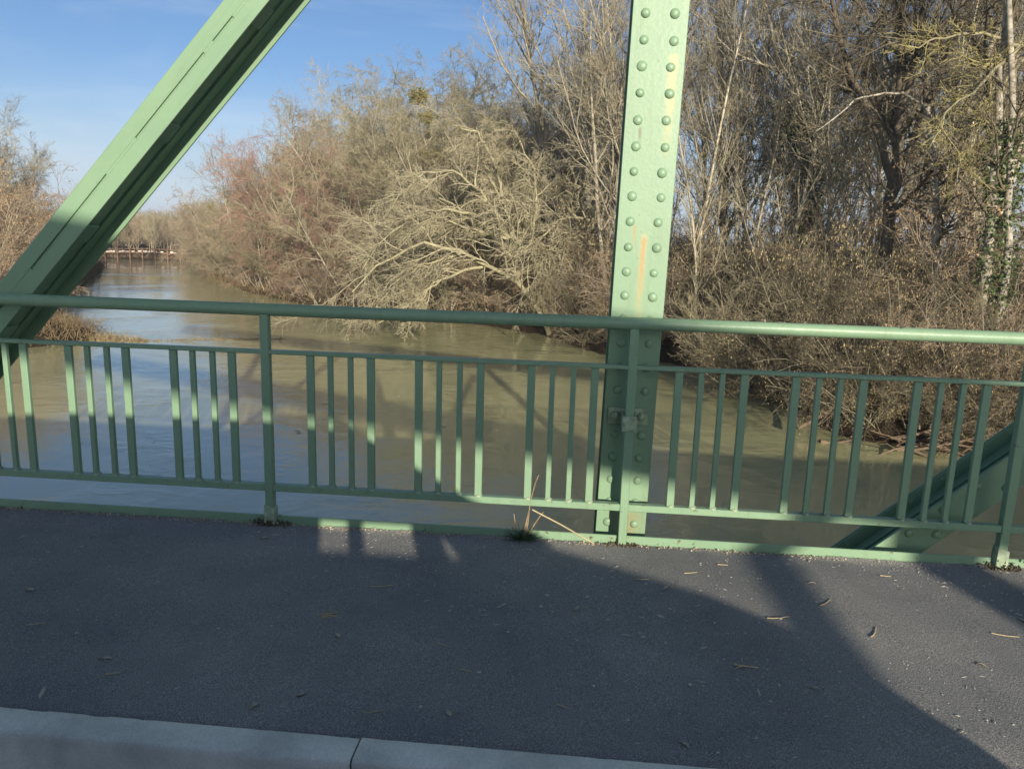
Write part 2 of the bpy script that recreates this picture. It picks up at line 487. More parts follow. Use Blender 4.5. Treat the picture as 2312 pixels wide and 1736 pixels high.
# ------------------------------------------------------------------ bridge deck, path, kerb, road
XA, XB = -16.0, 17.0
link('bridge_deck', MB().box((XA, -6.45, -0.62), (XB, 3.60, -0.155)).mesh('bridge_deck', MT['concrete']), kind='structure')
link('road', MB().box((XA, -4.2, -0.151), (XB, 1.905, -0.135)).mesh('road', MT['asphalt']), kind='structure')
# asphalt path with a slightly ragged edge against the steel
g = np.random.default_rng(4)
nx = 760; X = np.linspace(XA, XB, nx)
yr = [2.022, 2.03, 2.05, 2.3, 2.7, 3.1, 3.45, 3.56, 3.60, 3.622]
rows = []
for k, yy in enumerate(yr):
    e = g.normal(0, 1, nx); e = (e + np.roll(e, 1))*0.5
    z = 0.0015*g.normal(0, 1, nx) + 0.003*np.sin(X*2.1+k)
    y_ = np.full(nx, yy) + (-0.008*X if k < 3 else -0.004*X if k == 3 else 0)
    if k == 0: z = z*0 - 0.02; y_ = y_ + 0.004*e
    if k == 1: z = z*0 - 0.008 + 0.002*e; y_ = y_ + 0.004*e
    if k == len(yr)-2: z = z + 0.004*np.abs(e)
    if k == len(yr)-1: z = z*0 + 0.006 + 0.004*e
    rows.append(np.stack([X, y_, z], 1))
V = np.concatenate(rows)
ii = (np.arange(len(yr)-1)[:, None]*nx + np.arange(nx-1)[None]).ravel()
link('pavement', np_mesh('pavement', V, np.stack([ii, ii+1, ii+nx+1, ii+nx], 1), MT['asphalt']), kind='structure')

KERB_YAW = -0.008
kerb = link('kerb', MB().box((XA, 1.915, -0.15), (XB, 2.015, -0.06)).mesh('kerb_bed', MT['concrete']), kind='structure')
kerb.rotation_euler = (0, 0, KERB_YAW)
jx = -0.597
xcuts = [jx - 3.0*k for k in range(4, 0, -1)] + [jx + 3.0*k for k in range(0, 6)]
def kerb_me(seed):
    q = np.random.default_rng(seed); n = 150
    prof = np.array([(1.906, -0.152), (1.906, -0.02), (1.907, -0.004), (1.910, 0.001), (1.917, 0.004), (1.97, 0.0045), (2.008, 0.004), (2.016, 0.001), (2.019, -0.008), (2.019, -0.06)])
    X = np.linspace(0.0022, 2.9978, n); V = np.zeros((n, len(prof), 3))
    V[:, :, 0] = X[:, None]; V[:, :, 1] = prof[:, 0]; V[:, :, 2] = prof[:, 1]
    j = q.normal(0, 1, (n, len(prof))); j = j + np.roll(j, 1, 0)
    V[:, 1:9, 2] += 0.0003*j[:, 1:9]; V[:, 2:4, 1] += 0.0004*np.abs(j[:, 2:4]); V[:, 7:9, 1] -= 0.0006*np.abs(j[:, 7:9])
    for c in q.integers(3, n-3, 7):                       # small chips out of the arrises
        e = 3 if q.random() < .6 else 7; V[c-1:c+2, e, 2] -= q.uniform(.002, .006); V[c-1:c+2, e, 1] += (.004 if e == 3 else -.004)
    m = len(prof); ii = (np.arange(n-1)[:, None]*m + np.arange(m-1)[None]).ravel()
    Q = np.stack([ii, ii+m, ii+m+1, ii+1], 1)
    V = V.reshape(-1, 3); ends = [np.array([list(range(m))[::-1]]), np.array([[(n-1)*m+k for k in range(m)]])]
    return np_mesh('kerb_stone', V, [Q] + ends, MT['concrete'])
kerb_mes = [kerb_me(k) for k in range(3)]
for i, x in enumerate(xcuts):
    o = link('kerb_stone', kerb_mes[i % 3], kerb, loc=(x, 0.0015*((i*7) % 3-1), 0.001*((i*5) % 3-1)))

# ------------------------------------------------------------------ steel edge of the deck
X = np.linspace(XA, XB, 400)
edge = MB()
edge.box((XA, 3.630, -0.30), (XB, 3.642, 0.046)).box((XA, 3.642, -0.30), (XB, 3.70, -0.288))
link('deck_edge', edge.mesh('deck_edge', MT['paint_worn'], 0.003), kind='structure')

# ------------------------------------------------------------------ railing
RAIL_Y = 3.627
rail = thing('bridge_railing', 'green painted steel railing with round handrail and flat balusters along the path edge', 'railing', (0, RAIL_Y, 0))
PX = [-8.65 + 1.787*k for k in range(13)]     # -1.50, 0.285, 2.07 ...
PX = [-1.503 + 1.787*k for k in range(-4, 7)]
link('handrail', MB().tube([(x, 0, 1.101 + 0.001*math.sin(x*1.7)) for x in np.linspace(-9, 10.5, 40)], 0.030, 20).mesh('handrail', MT['paint'], 0, True), rail)
link('mid_rail', MB().box((-9, -0.018, 0.884), (10.5, 0.020, 0.904)).mesh('mid_rail', MT['paint'], 0.003, True), rail)
link('bottom_rail', MB().box((-9, -0.018, 0.181), (10.5, 0.022, 0.216)).mesh('bottom_rail', MT['paint_worn'], 0.003, True), rail)
pm = MB()
pm.prism([(-0.021,-0.03),(0.021,-0.03),(0.021,1.078),(-0.021,1.078)], -0.022, 0.020)
post_me = pm.mesh('railing_post', MT['paint_worn'], 0.003, True)
foot = MB()
foot.prism([(-0.030,-0.02),(0.030,-0.02),(0.028,0.095),(-0.026,0.11)], -0.030, 0.026)
foot_me = foot.mesh('post_foot', MT['clamp'], 0.006, True, 2)
bw = MB().box((-0.0185, -0.011, 0.2165), (0.0185, 0.011, 0.8835)).mesh('baluster_wide', MT['paint'], 0.0025, True)
bn = MB().box((-0.0130, -0.011, 0.2165), (0.0130, 0.011, 0.8835)).mesh('baluster_narrow', MT['paint'], 0.0025, True)
weld_me = MB().tube([(0, 0, 0.2160), (0.001, 0, 0.2195), (0, 0, 0.2240)], [0.0245, 0.0215, 0.0165], 8).mesh('weld', MT['clamp'], 0, True)
for i, x in enumerate(PX):
    p = link('railing_post', post_me, rail, loc=(x, 0, 0))
    if abs(x - 0.285) > .1: link('post_foot', foot_me, p)
    if i == len(PX)-1: break
    for g0 in (0.222, 0.762, 1.310):  # three groups of four between posts
        for k, dx in enumerate((0, 0.102, 0.201, 0.304)):
            b = link('baluster', bw if k in (0, 3) else bn, rail, loc=(x + g0 + dx + 0.002*math.sin(i*7+k*3), 0, 0))
            link('weld', weld_me, b)
# bracket that ties the railing to the truss upright
cl = MB().prism([(-0.098, 0.590), (0.098, 0.592), (0.098, 0.676), (-0.098, 0.672)], 0.098, 0.106)
cl.box((-0.034, 0.0, 0.586), (-0.0245, 0.098, 0.662)).box((0.0245, 0.0, 0.586), (0.034, 0.098, 0.662))
cl.box((-0.034, -0.034, 0.586), (0.034, -0.0245, 0.662)).box((-0.034, -0.0245, 0.586), (-0.0245, 0, 0.662)).box((0.0245, -0.0245, 0.586), (0.034, 0, 0.662))
clo = link('clamp', cl.mesh('clamp', MT['clamp'], 0.003, True, 2), rail, loc=(0.284, 0, 0), label='weathered steel clamp bolted to the upright')
bolt = MB()
bolt.tube([(0, 0.0, 0), (0, -0.016, 0)], 0.021, 6).tube([(0, -0.016, 0), (0, -0.024, 0)], 0.012, 8)
bme = bolt.mesh('bolt', MT['clamp'], 0.002, True)
for x in (-0.066, 0.066): link('bolt', bme, clo, loc=(x, 0.098, 0.634))

# ------------------------------------------------------------------ trusses
def riv_mesh():
    V = []; F = []; n = 12
    prof = [(0.0225, 0.001), (0.0215, -0.003), (0.0180, -0.0085), (0.0110, -0.0122)]
    for r, y in prof:
        for k in range(n):
            a = 2*math.pi*k/n; V.append((r*math.cos(a), y, r*math.sin(a)))
    V.append((0, -0.0135, 0))
    for i in range(len(prof)-1):
        for k in range(n):
            F.append((i*n+k, (i+1)*n+k, (i+1)*n+(k+1) % n, i*n+(k+1) % n))
    for k in range(n): F.append(((len(prof)-1)*n+k, len(V)-1, (len(prof)-1)*n+(k+1) % n))
    return MB().add(V, F).mesh('rivet', MT['paint_rivet'], 0, True)
RIV_ME = riv_mesh()
RIV_WORN = RIV_ME.copy(); RIV_WORN.materials.clear(); RIV_WORN.materials.append(MT['paint_worn'])

def ibeam(w, d, tf=0.014, tw=0.012, z0=0.0, z1=1.0, gap=0.0):
    """upright I section, front flange facing -Y at y = 0"""
    m = MB()
    if gap:
        m.box((-w/2, 0, z0), (-gap/2, tf, z1)).box((gap/2, 0, z0), (w/2, tf, z1))
    else:
        m.box((-w/2, 0, z0), (w/2, tf, z1))
    m.box((-w/2, d-tf, z0), (w/2, d, z1))
    m.box((-tw/2 - (gap and 0.012), tf, z0), (tw/2 + (gap and 0.012), d-tf, z1))
    # angle legs against the web
    for s in (-1, 1):
        m.box((min(s*0.0185, s*0.062), tf, z0), (max(s*0.0185, s*0.062), tf+0.010, z1)) if not gap else None
    return m

OY = 3.74
truss = thing('bridge_truss', 'pale green riveted steel truss with upright and sloping members beside the railing', 'truss', (0, OY, 0))
# upright, leaning very slightly
ux = 0.281
um = MB()
um.box((-0.125, 0, -1.3), (0.125, 0.014, 4.0)).box((-0.125, 0.236, -1.3), (0.125, 0.25, 4.0)).box((-0.006, 0.014, -1.3), (0.006, 0.236, 4.0))
for s in (-1, 1):
    a, b = sorted((s*0.006, s*0.016)); um.box((a, 0.024, -1.3), (b, 0.085, 4.0)).box((a, 0.165, -1.3), (b, 0.226, 4.0))
    a, b = sorted((s*0.006, s*0.085)); um.box((a, 0.014, -1.3), (b, 0.024, 4.0)).box((a, 0.226, -1.3), (b, 0.236, 4.0))
up_ = link('upright', um.mesh('upright', MT['paint_post'], 0.002, True), truss, loc=(ux, 0, 0), label='upright of riveted plate with rust streaks')
up_.rotation_euler = (0, R_(1.0), 0)
for k in range(23):
    z = 0.072 + 0.1150*k
    for s in (-0.066, 0.066):
        o = link('rivet', RIV_ME if (k*7 + (s > 0)*4) % 11 else RIV_WORN, up_, loc=(s + 0.0025*math.sin(k*3.1+s*40), 0, z + 0.003*math.sin(k*5+s*90)))
        v = 1 + 0.07*math.sin(k*2.3+s*70); o.scale = (v, 1 + 0.15*math.sin(k*4.1+s*50), v*(1 + 0.04*math.sin(k*9))); o.rotation_euler = (0.05*math.sin(k*1.7+s*30), k*0.9, 0.05*math.cos(k*2.9+s*20))
um2 = MB(); um2.box((-0.125, 0, -1.3), (0.125, 0.014, 3.4)).box((-0.125, 0.236, -1.3), (0.125, 0.25, 3.4)).box((-0.006, 0.014, -1.3), (0.006, 0.236, 3.4))
um2_me = um2.mesh('upright_plain', MT['paint'], 0.002, True)
link('upright', um2_me, truss, loc=(-4.55, 0, 0)); link('upright', um2_me, truss, loc=(5.15, 0, 0))
link('top_chord', MB().prism([(-9.4, 4.45), (10, 2.28), (10, 2.98), (-9.4, 5.15)], -0.03, 0.28).mesh('top_chord', MT['paint'], 0.004), truss)
link('bottom_chord', MB().box((-9.4, -0.03, -1.55), (10, 0.28, -1.2)).mesh('bottom_chord', MT['paint'], 0.004), truss)

def slanted(name, p0, p1, y, mb, mat, label=None, bevel=0.002):
    """a member built along local Z from p0 to p1 in the plane of the truss"""
    d = Vector((p1[0]-p0[0], 0, p1[1]-p0[1])); a = math.atan2(d.x, d.z)
    o = link(name, mb.mesh(name, mat, bevel, True), truss, loc=(p0[0], y, p0[1]), label=label)
    o.rotation_euler = (0, a, 0)
    return o

# long diagonal on the left: four angles, with the joint between the front pair open in stretches
Ld = math.hypot(4.30, 4.66)
dm = MB(); wd = 0.081
dm.box((-wd, 0, 0), (-0.0065, 0.013, Ld)).box((0.0065, 0, 0), (wd, 0.013, Ld))
dm.box((-wd, 0.327, 0), (-0.0065, 0.34, Ld)).box((0.0065, 0.327, 0), (wd, 0.34, Ld))
dm.box((-0.012, 0.013, 0), (0.012, 0.327, Ld))
for s in (-1, 1):
    a, b = sorted((s*0.012, s*0.024)); dm.box((a, 0.013, 0), (b, 0.095, Ld)).box((a, 0.245, 0), (b, 0.327, Ld))
left = slanted('diagonal', (-4.12, -0.20), (0.18, 4.46), 0.02, dm, MT['paint_diag'], 'long sloping member with an open seam down its face')
# filler strips closing the joint
for a, b in ((0.0, 1.28), (1.72, 1.97), (2.62, 2.86), (3.40, 3.47), (3.62, 3.72), (4.15, 4.40), (5.0, 6.3)):
    link('joint_filler', MB().box((-0.0066, 0.0015, a), (0.0066, 0.0125, b)).mesh('joint_filler', MT['paint'], 0), left)
# stitch plates on the web
sp_me = MB().box((0.0245, 0.05, -0.06), (0.040, 0.20, 0.06)).mesh('stitch_plate', MT['paint'], 0.003)
for z in (0.65, 1.25, 1.50, 2.25, 2.95, 3.7, 4.4): link('stitch_plate', sp_me, left, loc=(0, 0, z))

# lower diagonal on the right, seen through the balusters
rm = MB(); Lr = 5.4; wr = 0.083
rm.box((-wr, 0, 0), (wr, 0.014, Lr)).box((-wr, 0.237, 0), (wr, 0.25, Lr)).box((-0.006, 0.014, 0), (0.006, 0.237, Lr))
for s in (-1, 1):
    a, b = sorted((s*0.006, s*0.018)); rm.box((a, 0.024, 0), (b, 0.09, Lr)).box((a, 0.16, 0), (b, 0.227, Lr))
    a, b = sorted((s*0.006, s*0.078)); rm.box((a, 0.014, 0), (b, 0.024, Lr)).box((a, 0.227, 0), (b, 0.237, Lr))
rd = slanted('diagonal', (0.30, -1.20), (4.30, 2.32), 0.03, rm, MT['paint'], 'short riveted sloping member rising from below the deck')
for k in range(18):
    link('rivet', RIV_ME, rd, loc=(0.043 if k % 2 else -0.043, 0, 1.52 + 0.098*k))
for k in range(9):
    link('rivet', RIV_ME, rd, loc=(-0.045, 0.237, 1.45 + 0.196*k))

# the far truss across the road (behind the viewer), which throws the broad band of shade
ft = thing('bridge_truss', 'pale green steel truss on the opposite side of the roadway', 'truss', (0, -6.33, 0))
um3 = MB(); um3.box((-0.13, 0, -1.3), (0.13, 0.014, 4.3)).box((-0.13, 0.236, -1.3), (0.13, 0.25, 4.3)).box((-0.006, 0.014, -1.3), (0.006, 0.236, 4.3))
um3_me = um3.mesh('upright_far', MT['paint'])
um4 = MB(); um4.box((-0.13, 0, -1.3), (0.13, 0.014, 3.0)).box((-0.13, 0.236, -1.3), (0.13, 0.25, 3.0)).box((-0.006, 0.014, -1.3), (0.006, 0.236, 3.0))
link('upright', um3_me, ft, loc=(0.0, 0, -0.4)); link('upright', um4.mesh('upright_far_low', MT['paint']), ft, loc=(4.98, 0, 0))
def chord(x): return 3.57 - 0.142*(x - 3.40)
link('top_chord', MB().prism([(-8, 4.57), (0.5, 3.29), (1.0, 3.175), (1.8, 3.055), (2.2, 3.02), (2.5, 2.985), (3.47, 2.845), (9.0, 2.01), (9.0, chord(9.0)), (3.4, 3.57), (-8, chord(-8))], -0.02, 0.28).mesh('top_chord_far', MT['paint']), ft)
link('bottom_chord', MB().box((-8, -0.02, -1.55), (9, 0.28, -1.2)).mesh('bottom_chord_far', MT['paint']), ft)
dd = Vector((4.9, 0, 4.4)); Lf = dd.length
fm = MB().box((-0.08, 0, 0), (0.08, 0.014, Lf)).box((-0.08, 0.236, 0), (0.08, 0.25, Lf)).box((-0.012, 0.014, 0), (0.012, 0.236, Lf))
fo = link('diagonal', fm.mesh('diagonal_far', MT['paint']), ft, loc=(0.10, 0, -1.15)); fo.rotation_euler = (0, math.atan2(dd.x, dd.z), 0)

# ------------------------------------------------------------------ the car standing on the road beside the viewer
car = thing('parked_car', 'white five door car standing on the bridge road behind the viewer', 'car', (0, 0, 0))
Y0, Y1 = -2.05, -0.36
body = MB()
low = [(-2.15, 0.12), (-1.85, 0.05), (1.95, 0.05), (2.20, 0.12), (2.22, 0.45), (2.13, 0.66), (1.96, 0.82), (1.74, 0.885), (1.19, 0.985), (0.95, 0.935), (-2.05, 0.93), (-2.2, 0.75)]
body.prism(low, Y0, Y1)
link('body', body.mesh('car_body', MT['carpaint'], 0.03, True, 2), car, loc=(0, 0, 0))
roof = MB().prism([(-1.95, 1.47), (-1.75, 1.53), (-1.2, 1.565), (-0.2, 1.575), (0.20, 1.54), (0.22, 1.49), (-1.9, 1.43)], Y0+0.13, Y1-0.13)
link('roof', roof.mesh('car_roof', MT['carpaint'], 0.01, True), car)
def side(y0, y1, openings):
    m = MB()
    # opaque sheet over the rear windows and door frame, blocks the sun
    m.prism([(-2.08, 0.93), (openings[0][0], 0.93), (openings[0][0], 1.50), (-1.9, 1.44)], y0, y1)
    m.prism([(openings[0][0], 1.055), (openings[-1][1], 1.055), (0.80, 1.17), (0.52, 1.33), (0.18, 1.52), (openings[0][0], 1.50)], y0+0.003, y1-0.003)
    for (a, b), (c, d) in zip(openings[:-1], openings[1:]):
        m.prism([(b, 0.93), (c, 0.93), (c, 1.50 - max(0, c-0.16)*0.50), (b, 1.50 - max(0, b-0.16)*0.50)], y0, y1)
    e = openings[-1][1]
    m.prism([(e, 0.93), (1.19, 0.96), (0.55, 1.27), (0.14, 1.545), (0.10, 1.49), (min(e, 0.5), 1.20)], y0, y1) if e > 0.5 else None
    m.prism([(0.08, 1.46), (0.20, 1.545), (0.55, 1.35), (0.86, 1.185), (1.22, 1.01), (1.08, 0.96), (0.70, 1.06)], y0-0.004, y1+0.004)
    return m
link('side_blocker', side(Y1-0.10, Y1-0.06, [(0.05, 0.20), (0.27, 0.53), (0.67, 0.76)]).mesh('side_blocker', MT['glass']), car)  # opaque panel, gaps placed to throw the light patches on the path
m = MB().prism([(-2.08, 0.93), (0.52, 0.93), (0.52, 1.50), (-1.9, 1.44)], Y0+0.06, Y0+0.10)
link('side_blocker', m.mesh('side_blocker_far', MT['glass']), car)  # opaque panel added to stop sun through the far windows
m = MB().prism([(-1.2, 0.5), (0.0, 0.5), (-0.05, 1.42), (-0.2, 1.42)], Y0+0.25, Y1-0.25)
link('seat', m.mesh('car_seat', MT['black'], 0.03), car)
ws = MB().prism([(-2.1, 0.93), (-2.06, 0.93), (-1.86, 1.44), (-1.9, 1.44)], Y0+0.1, Y1-0.1)
link('rear_window', ws.mesh('rear_window', MT['glass']), car)
ty = MB().tube([(0, -0.1, 0), (0, 0.1, 0)], 0.31, 24).mesh('tyre', MT['black'], 0.02, True)
ri = MB().tube([(0, -0.11, 0), (0, 0.11, 0)], 0.19, 16).mesh('rim', MT['alloy'], 0.01, True)
for x in (-1.35, 1.35):
    for y in (Y0+0.1, Y1-0.1+0.01):
        wh = thing('wheel', None, None, (x, y, 0.175)); wh.parent = car
        link('tyre', ty, wh); link('rim', ri, wh)
hl = MB().box((2.10, -0.16, 0.52), (2.235, 0.16, 0.64)).mesh('headlight', MT['alloy'], 0.02)
for y in (Y0+0.25, Y1-0.25): link('headlight', hl, car, loc=(0, y, 0))
# ------------------------------------------------------------------ bare trees
def unit(v): return v/np.maximum(np.linalg.norm(v, axis=-1, keepdims=True), 1e-9)

def curve(rng, start, d, length, K, wig, trop):
    N = len(start); P = np.empty((N, K, 3)); P[:, 0] = start; d = unit(d)
    step = (length/(K-1))[:, None]; tr = np.asarray(trop, float)
    for k in range(1, K):
        d = unit(d + rng.normal(0, wig, (N, 3)) + tr/(K-1))
        P[:, k] = P[:, k-1] + d*step
    return P

def children(rng, P, R, n, t0, t1, ang, asd, ratio, rsd, shape, K, wig, trop, rr, rmin, tip=0.45, absL=None):
    N, K0 = P.shape[:2]; Mn = N*n
    idx = np.repeat(np.arange(N), n)
    t = (np.tile(np.arange(n), N) + rng.random(Mn))/n
    t = t0 + (t1 - t0)*t
    f = t*(K0-1); i = np.minimum(f.astype(int), K0-2); u = (f - i)[:, None]
    a = P[idx, i]; b = P[idx, i+1]
    tan = unit(b - a); st = a + (b-a)*u
    rad = R[idx, i]*(1-u[:, 0]) + R[idx, i+1]*u[:, 0]
    Lp = np.linalg.norm(np.diff(P, axis=1), axis=2).sum(1)[idx]
    perp = unit(np.cross(tan, rng.normal(0, 1, (Mn, 3))))
    al = np.radians(np.clip(rng.normal(ang, asd, Mn), 8, 110))[:, None]
    d = np.cos(al)*tan + np.sin(al)*perp
    ln = (Lp*ratio if absL is None else absL)*(1 - shape*t)*np.exp(rng.normal(0, rsd, Mn))
    C = curve(rng, st, d, ln, K, wig, trop)
    r0 = np.clip(rad*rr, rmin, None)
    taper = np.linspace(1, tip, K)[None]
    return C, np.maximum(r0[:, None]*taper, rmin*0.7)

def tubes(P, R, S):
    N, K = P.shape[:2]
    T = np.empty_like(P); T[:, 1:-1] = P[:, 2:] - P[:, :-2]; T[:, 0] = P[:, 1]-P[:, 0]; T[:, -1] = P[:, -1]-P[:, -2]
    T = unit(T)
    mean = unit(P[:, -1] - P[:, 0])
    ref = np.where((np.abs(mean[:, 2]) < 0.75)[:, None], np.array([0, 0, 1.0]), np.array([1.0, 0.13, 0]))[:, None]
    U = unit(np.cross(T, ref)); W = np.cross(T, U)
    a = np.arange(S)*2*np.pi/S
    V = P[:, :, None] + R[:, :, None, None]*(np.cos(a)[None, None, :, None]*U[:, :, None] + np.sin(a)[None, None, :, None]*W[:, :, None])
    base = (np.arange(N)*K*S)[:, None, None] + (np.arange(K-1)*S)[None, :, None]
    k = np.arange(S)[None, None]; k2 = (k+1) % S
    Q = np.stack([base+k, base+k2, base+S+k2, base+S+k], -1).reshape(-1, 4)
    return V.reshape(-1, 3), Q

def join(parts):
    Vs, Qs, n = [], [], 0
    for V, Q in parts:
        Vs.append(V); Qs.append(Q+n); n += len(V)
    return np.concatenate(Vs), np.concatenate(Qs)

def trunk_lines(lines, K, r0, r1, rng, wig=0.0):
    """resample hand-drawn limb lines"""
    Ps, Rs = [], []
    for j, ln in enumerate(lines):
        ln = np.array(ln, float); s = np.concatenate([[0], np.cumsum(np.linalg.norm(np.diff(ln, axis=0), axis=1))])
        q = np.linspace(0, s[-1], K)
        P = np.stack([np.interp(q, s, ln[:, c]) for c in range(3)], 1)
        P[1:] += rng.normal(0, wig, (K-1, 3))
        a = r0[j] if isinstance(r0, (list, tuple)) else r0; b = r1[j] if isinstance(r1, (list, tuple)) else r1
        Ps.append(P); Rs.append(np.linspace(a, b, K))
    return np.array(Ps), np.array(Rs)

TRIS = [0]
class Kind: pass
def build_kind(name, P0, R0, levels, bm_, tm_, seed, ntrunk=1, sides=(8, 6, 4, 3, 3, 3), extra=None):
    """levels: dicts for children(); the first `ntrunk` levels go into the trunk mesh, the rest into the crown"""
    rng = np.random.default_rng(seed)
    lv = [(P0, R0)]
    for q in levels:
        src = lv[q.pop('src', -1)]
        lv.append(children(rng, src[0], src[1], **q))
    tr = join([tubes(P, R, sides[i]) for i, (P, R) in enumerate(lv[:ntrunk])])
    crn = join([tubes(P, R, sides[i+ntrunk]) for i, (P, R) in enumerate(lv[ntrunk:])])
    TRIS[0] += 2*(len(tr[1]) + len(crn[1]))
    k = Kind(); k.name = name
    k.trunk = np_mesh(name + '_trunk', tr[0], tr[1], MT[bm_]); k.crown = np_mesh(name + '_crown', crn[0], crn[1], MT[tm_])
    k.h = float(crn[0][:, 2].max()); k.lv = lv; k.extra = []
    return k

def bipyramids(C, L, r, rng, tilt=0.15):
    """little hanging catkins"""
    n = len(C); d = unit(np.stack([rng.normal(0, tilt, n), rng.normal(0, tilt, n), -np.ones(n)], 1))
    u = unit(np.cross(d, rng.normal(0, 1, (n, 3)))); w_ = np.cross(d, u)
    V = np.empty((n, 8, 3))
    for j, (t, rr) in enumerate(((0.12, 1.0), (0.85, 0.85))):
        c = C + d*(L*t)[:, None]
        V[:, j*3+0] = c + u*r*rr; V[:, j*3+1] = c + (-.5*u + .87*w_)*r*rr; V[:, j*3+2] = c + (-.5*u - .87*w_)*r*rr
    V[:, 6] = C; V[:, 7] = C + d*L[:, None]
    b = (np.arange(n)*8)[:, None]
    T = np.concatenate([b+np.array([[0, 1, 6]]), b+[[1, 2, 6]], b+[[2, 0, 6]], b+[[4, 3, 7]], b+[[5, 4, 7]], b+[[3, 5, 7]]])
    Q = np.concatenate([b+[[0, 3, 4, 1]], b+[[1, 4, 5, 2]], b+[[2, 5, 3, 0]]])
    TRIS[0] += 12*n
    return V.reshape(-1, 3), [Q, T]

def leaves(C, size, rng, droop=0.0):
    """leaf-shaped faces bent along the midrib"""
    n = len(C); s = size*np.exp(rng.normal(0, .25, n))[:, None]
    d = unit(rng.normal(0, 1, (n, 3)) + [0, 0, -droop]); u = unit(np.cross(d, rng.normal(0, 1, (n, 3)))); nn = np.cross(d, u)
    V = np.stack([C, C + d*s*.45 + u*s*.34 + nn*s*.08, C + d*s, C + d*s*.45 - u*s*.34 + nn*s*.08], 1)
    b = (np.arange(n)*4)[:, None]
    TRIS[0] += 2*n
    return V.reshape(-1, 3), [np.concatenate([b+[[0, 1, 2]], b+[[0, 2, 3]]])]

def seg_points(P, n, rng, spread=0.0):
    N, K = P.shape[:2]
    i = rng.integers(0, N, n); f = rng.random(n)*(K-1); j = np.minimum(f.astype(int), K-2); u = (f-j)[:, None]
    return P[i, j]*(1-u) + P[i, j+1]*u + rng.normal(0, 1, (n, 3))*spread

def up_trunks(rng, n, H, r, spread, wig, K=10, trop=(0, 0, .25), base=0.25, hv=0.15):
    st = np.zeros((n, 3)); st[:, :2] = rng.normal(0, base, (n, 2)) if n > 1 else 0
    st[:, 2] = -0.35
    a = rng.uniform(0, 6.28) + np.arange(n)*6.28/n + rng.normal(0, .3, n)
    d = np.stack([np.cos(a)*spread, np.sin(a)*spread, np.ones(n)], 1)
    ln = H*np.exp(rng.normal(0, hv, n))
    P = curve(rng, st, d, ln, K, wig, trop)
    R = r*np.exp(rng.normal(0, .2, n))[:, None]*np.linspace(1, .22, K)[None]
    R[:, 0] *= 1.25
    return P, R

D = dict
def mk(seed): return np.random.default_rng(seed)
K_ = {}
def tall(name, seed, H=19, r=.17, tm='t_grey', bm_='b_grey', fork=1):
    P, R = up_trunks(mk(seed), fork, H, r, .16 if fork > 1 else .05, .045, 14, (0, 0, .2))
    return build_kind(name, P, R, [
        D(n=17 if fork == 1 else 11, t0=.22, t1=.98, ang=36, asd=9, ratio=.42, rsd=.25, shape=.55, K=8, wig=.10, trop=(0, 0, .55), rr=.62, rmin=.02),
        D(n=9, t0=.15, t1=.98, ang=36, asd=10, ratio=.42, rsd=.25, shape=.4, K=6, wig=.13, trop=(0, 0, .45), rr=.6, rmin=.011),
        D(n=8, t0=.12, t1=1, ang=38, asd=12, ratio=.42, rsd=.25, shape=.3, K=4, wig=.15, trop=(0, 0, .25), rr=.65, rmin=.0075),
        D(n=5, t0=.2, t1=1, ang=36, asd=12, ratio=.46, rsd=.25, shape=.2, K=3, wig=.14, trop=(0, 0, .1), rr=.8, rmin=.006)],
        bm_, tm, seed+1, 2)
K_['ash'] = tall('ash', 11)
K_['ash_fork'] = tall('ash_fork', 23, 18, .13, fork=2)
def slim(name, seed, H=17):
    P, R = up_trunks(mk(seed), 1, H, .095, .06, .04, 14, (0, 0, .15))
    return build_kind(name, P, R, [
        D(n=20, t0=.18, t1=.98, ang=34, asd=9, ratio=.26, rsd=.3, shape=.45, K=7, wig=.10, trop=(0, 0, .5), rr=.55, rmin=.014),
        D(n=8, t0=.12, t1=.98, ang=38, asd=11, ratio=.42, rsd=.25, shape=.35, K=5, wig=.13, trop=(0, 0, .3), rr=.62, rmin=.009),
        D(n=8, t0=.1, t1=1, ang=40, asd=12, ratio=.5, rsd=.25, shape=.25, K=4, wig=.15, trop=(0, 0, .15), rr=.75, rmin=.0065)],
        'b_pale', 't_grey', seed+1, 1, (8, 4, 3, 3))
K_['slim'] = slim('slim', 31)
K_['slim_b'] = slim('slim_b', 33, 15)
K_['poplar'] = tall('poplar', 37, 22, .2, 't_olive', 'b_olive')

def dense(name, seed, tm, bm_, H=11, n=4, spread=.45, tropz=.1, fine=1.0, base=.3):
    P, R = up_trunks(mk(seed), n, H, .105, spread, .07, 10, (0, 0, .3), base)
    return build_kind(name, P, R, [
        D(n=11, t0=.12, t1=.98, ang=48, asd=13, ratio=.40, rsd=.25, shape=.5, K=7, wig=.13, trop=(0, 0, tropz), rr=.66, rmin=.026),
        D(n=9, t0=.12, t1=.98, ang=45, asd=14, ratio=.40, rsd=.25, shape=.35, K=5, wig=.16, trop=(0, 0, tropz), rr=.62, rmin=.015),
        D(n=8, t0=.12, t1=1, ang=44, asd=14, ratio=.40, rsd=.25, shape=.25, K=4, wig=.18, trop=(0, 0, tropz), rr=.7, rmin=.0085*fine),
        D(n=4, t0=.15, t1=1, ang=42, asd=14, ratio=.6, rsd=.25, shape=.2, K=2, wig=.14, trop=(0, 0, 0), rr=.85, rmin=.0075*fine)],
        bm_, tm, seed+1, 2, (7, 5, 3, 3, 3))
K_['alder'] = dense('alder', 51, 't_olive', 'b_olive')
K_['alder_wide'] = dense('alder_wide', 67, 't_olive', 'b_grey', 10, 5, .65, 0.0)
K_['alder_grey'] = dense('alder_grey', 71, 't_grey', 'b_grey', 12, 3, .3, .2)

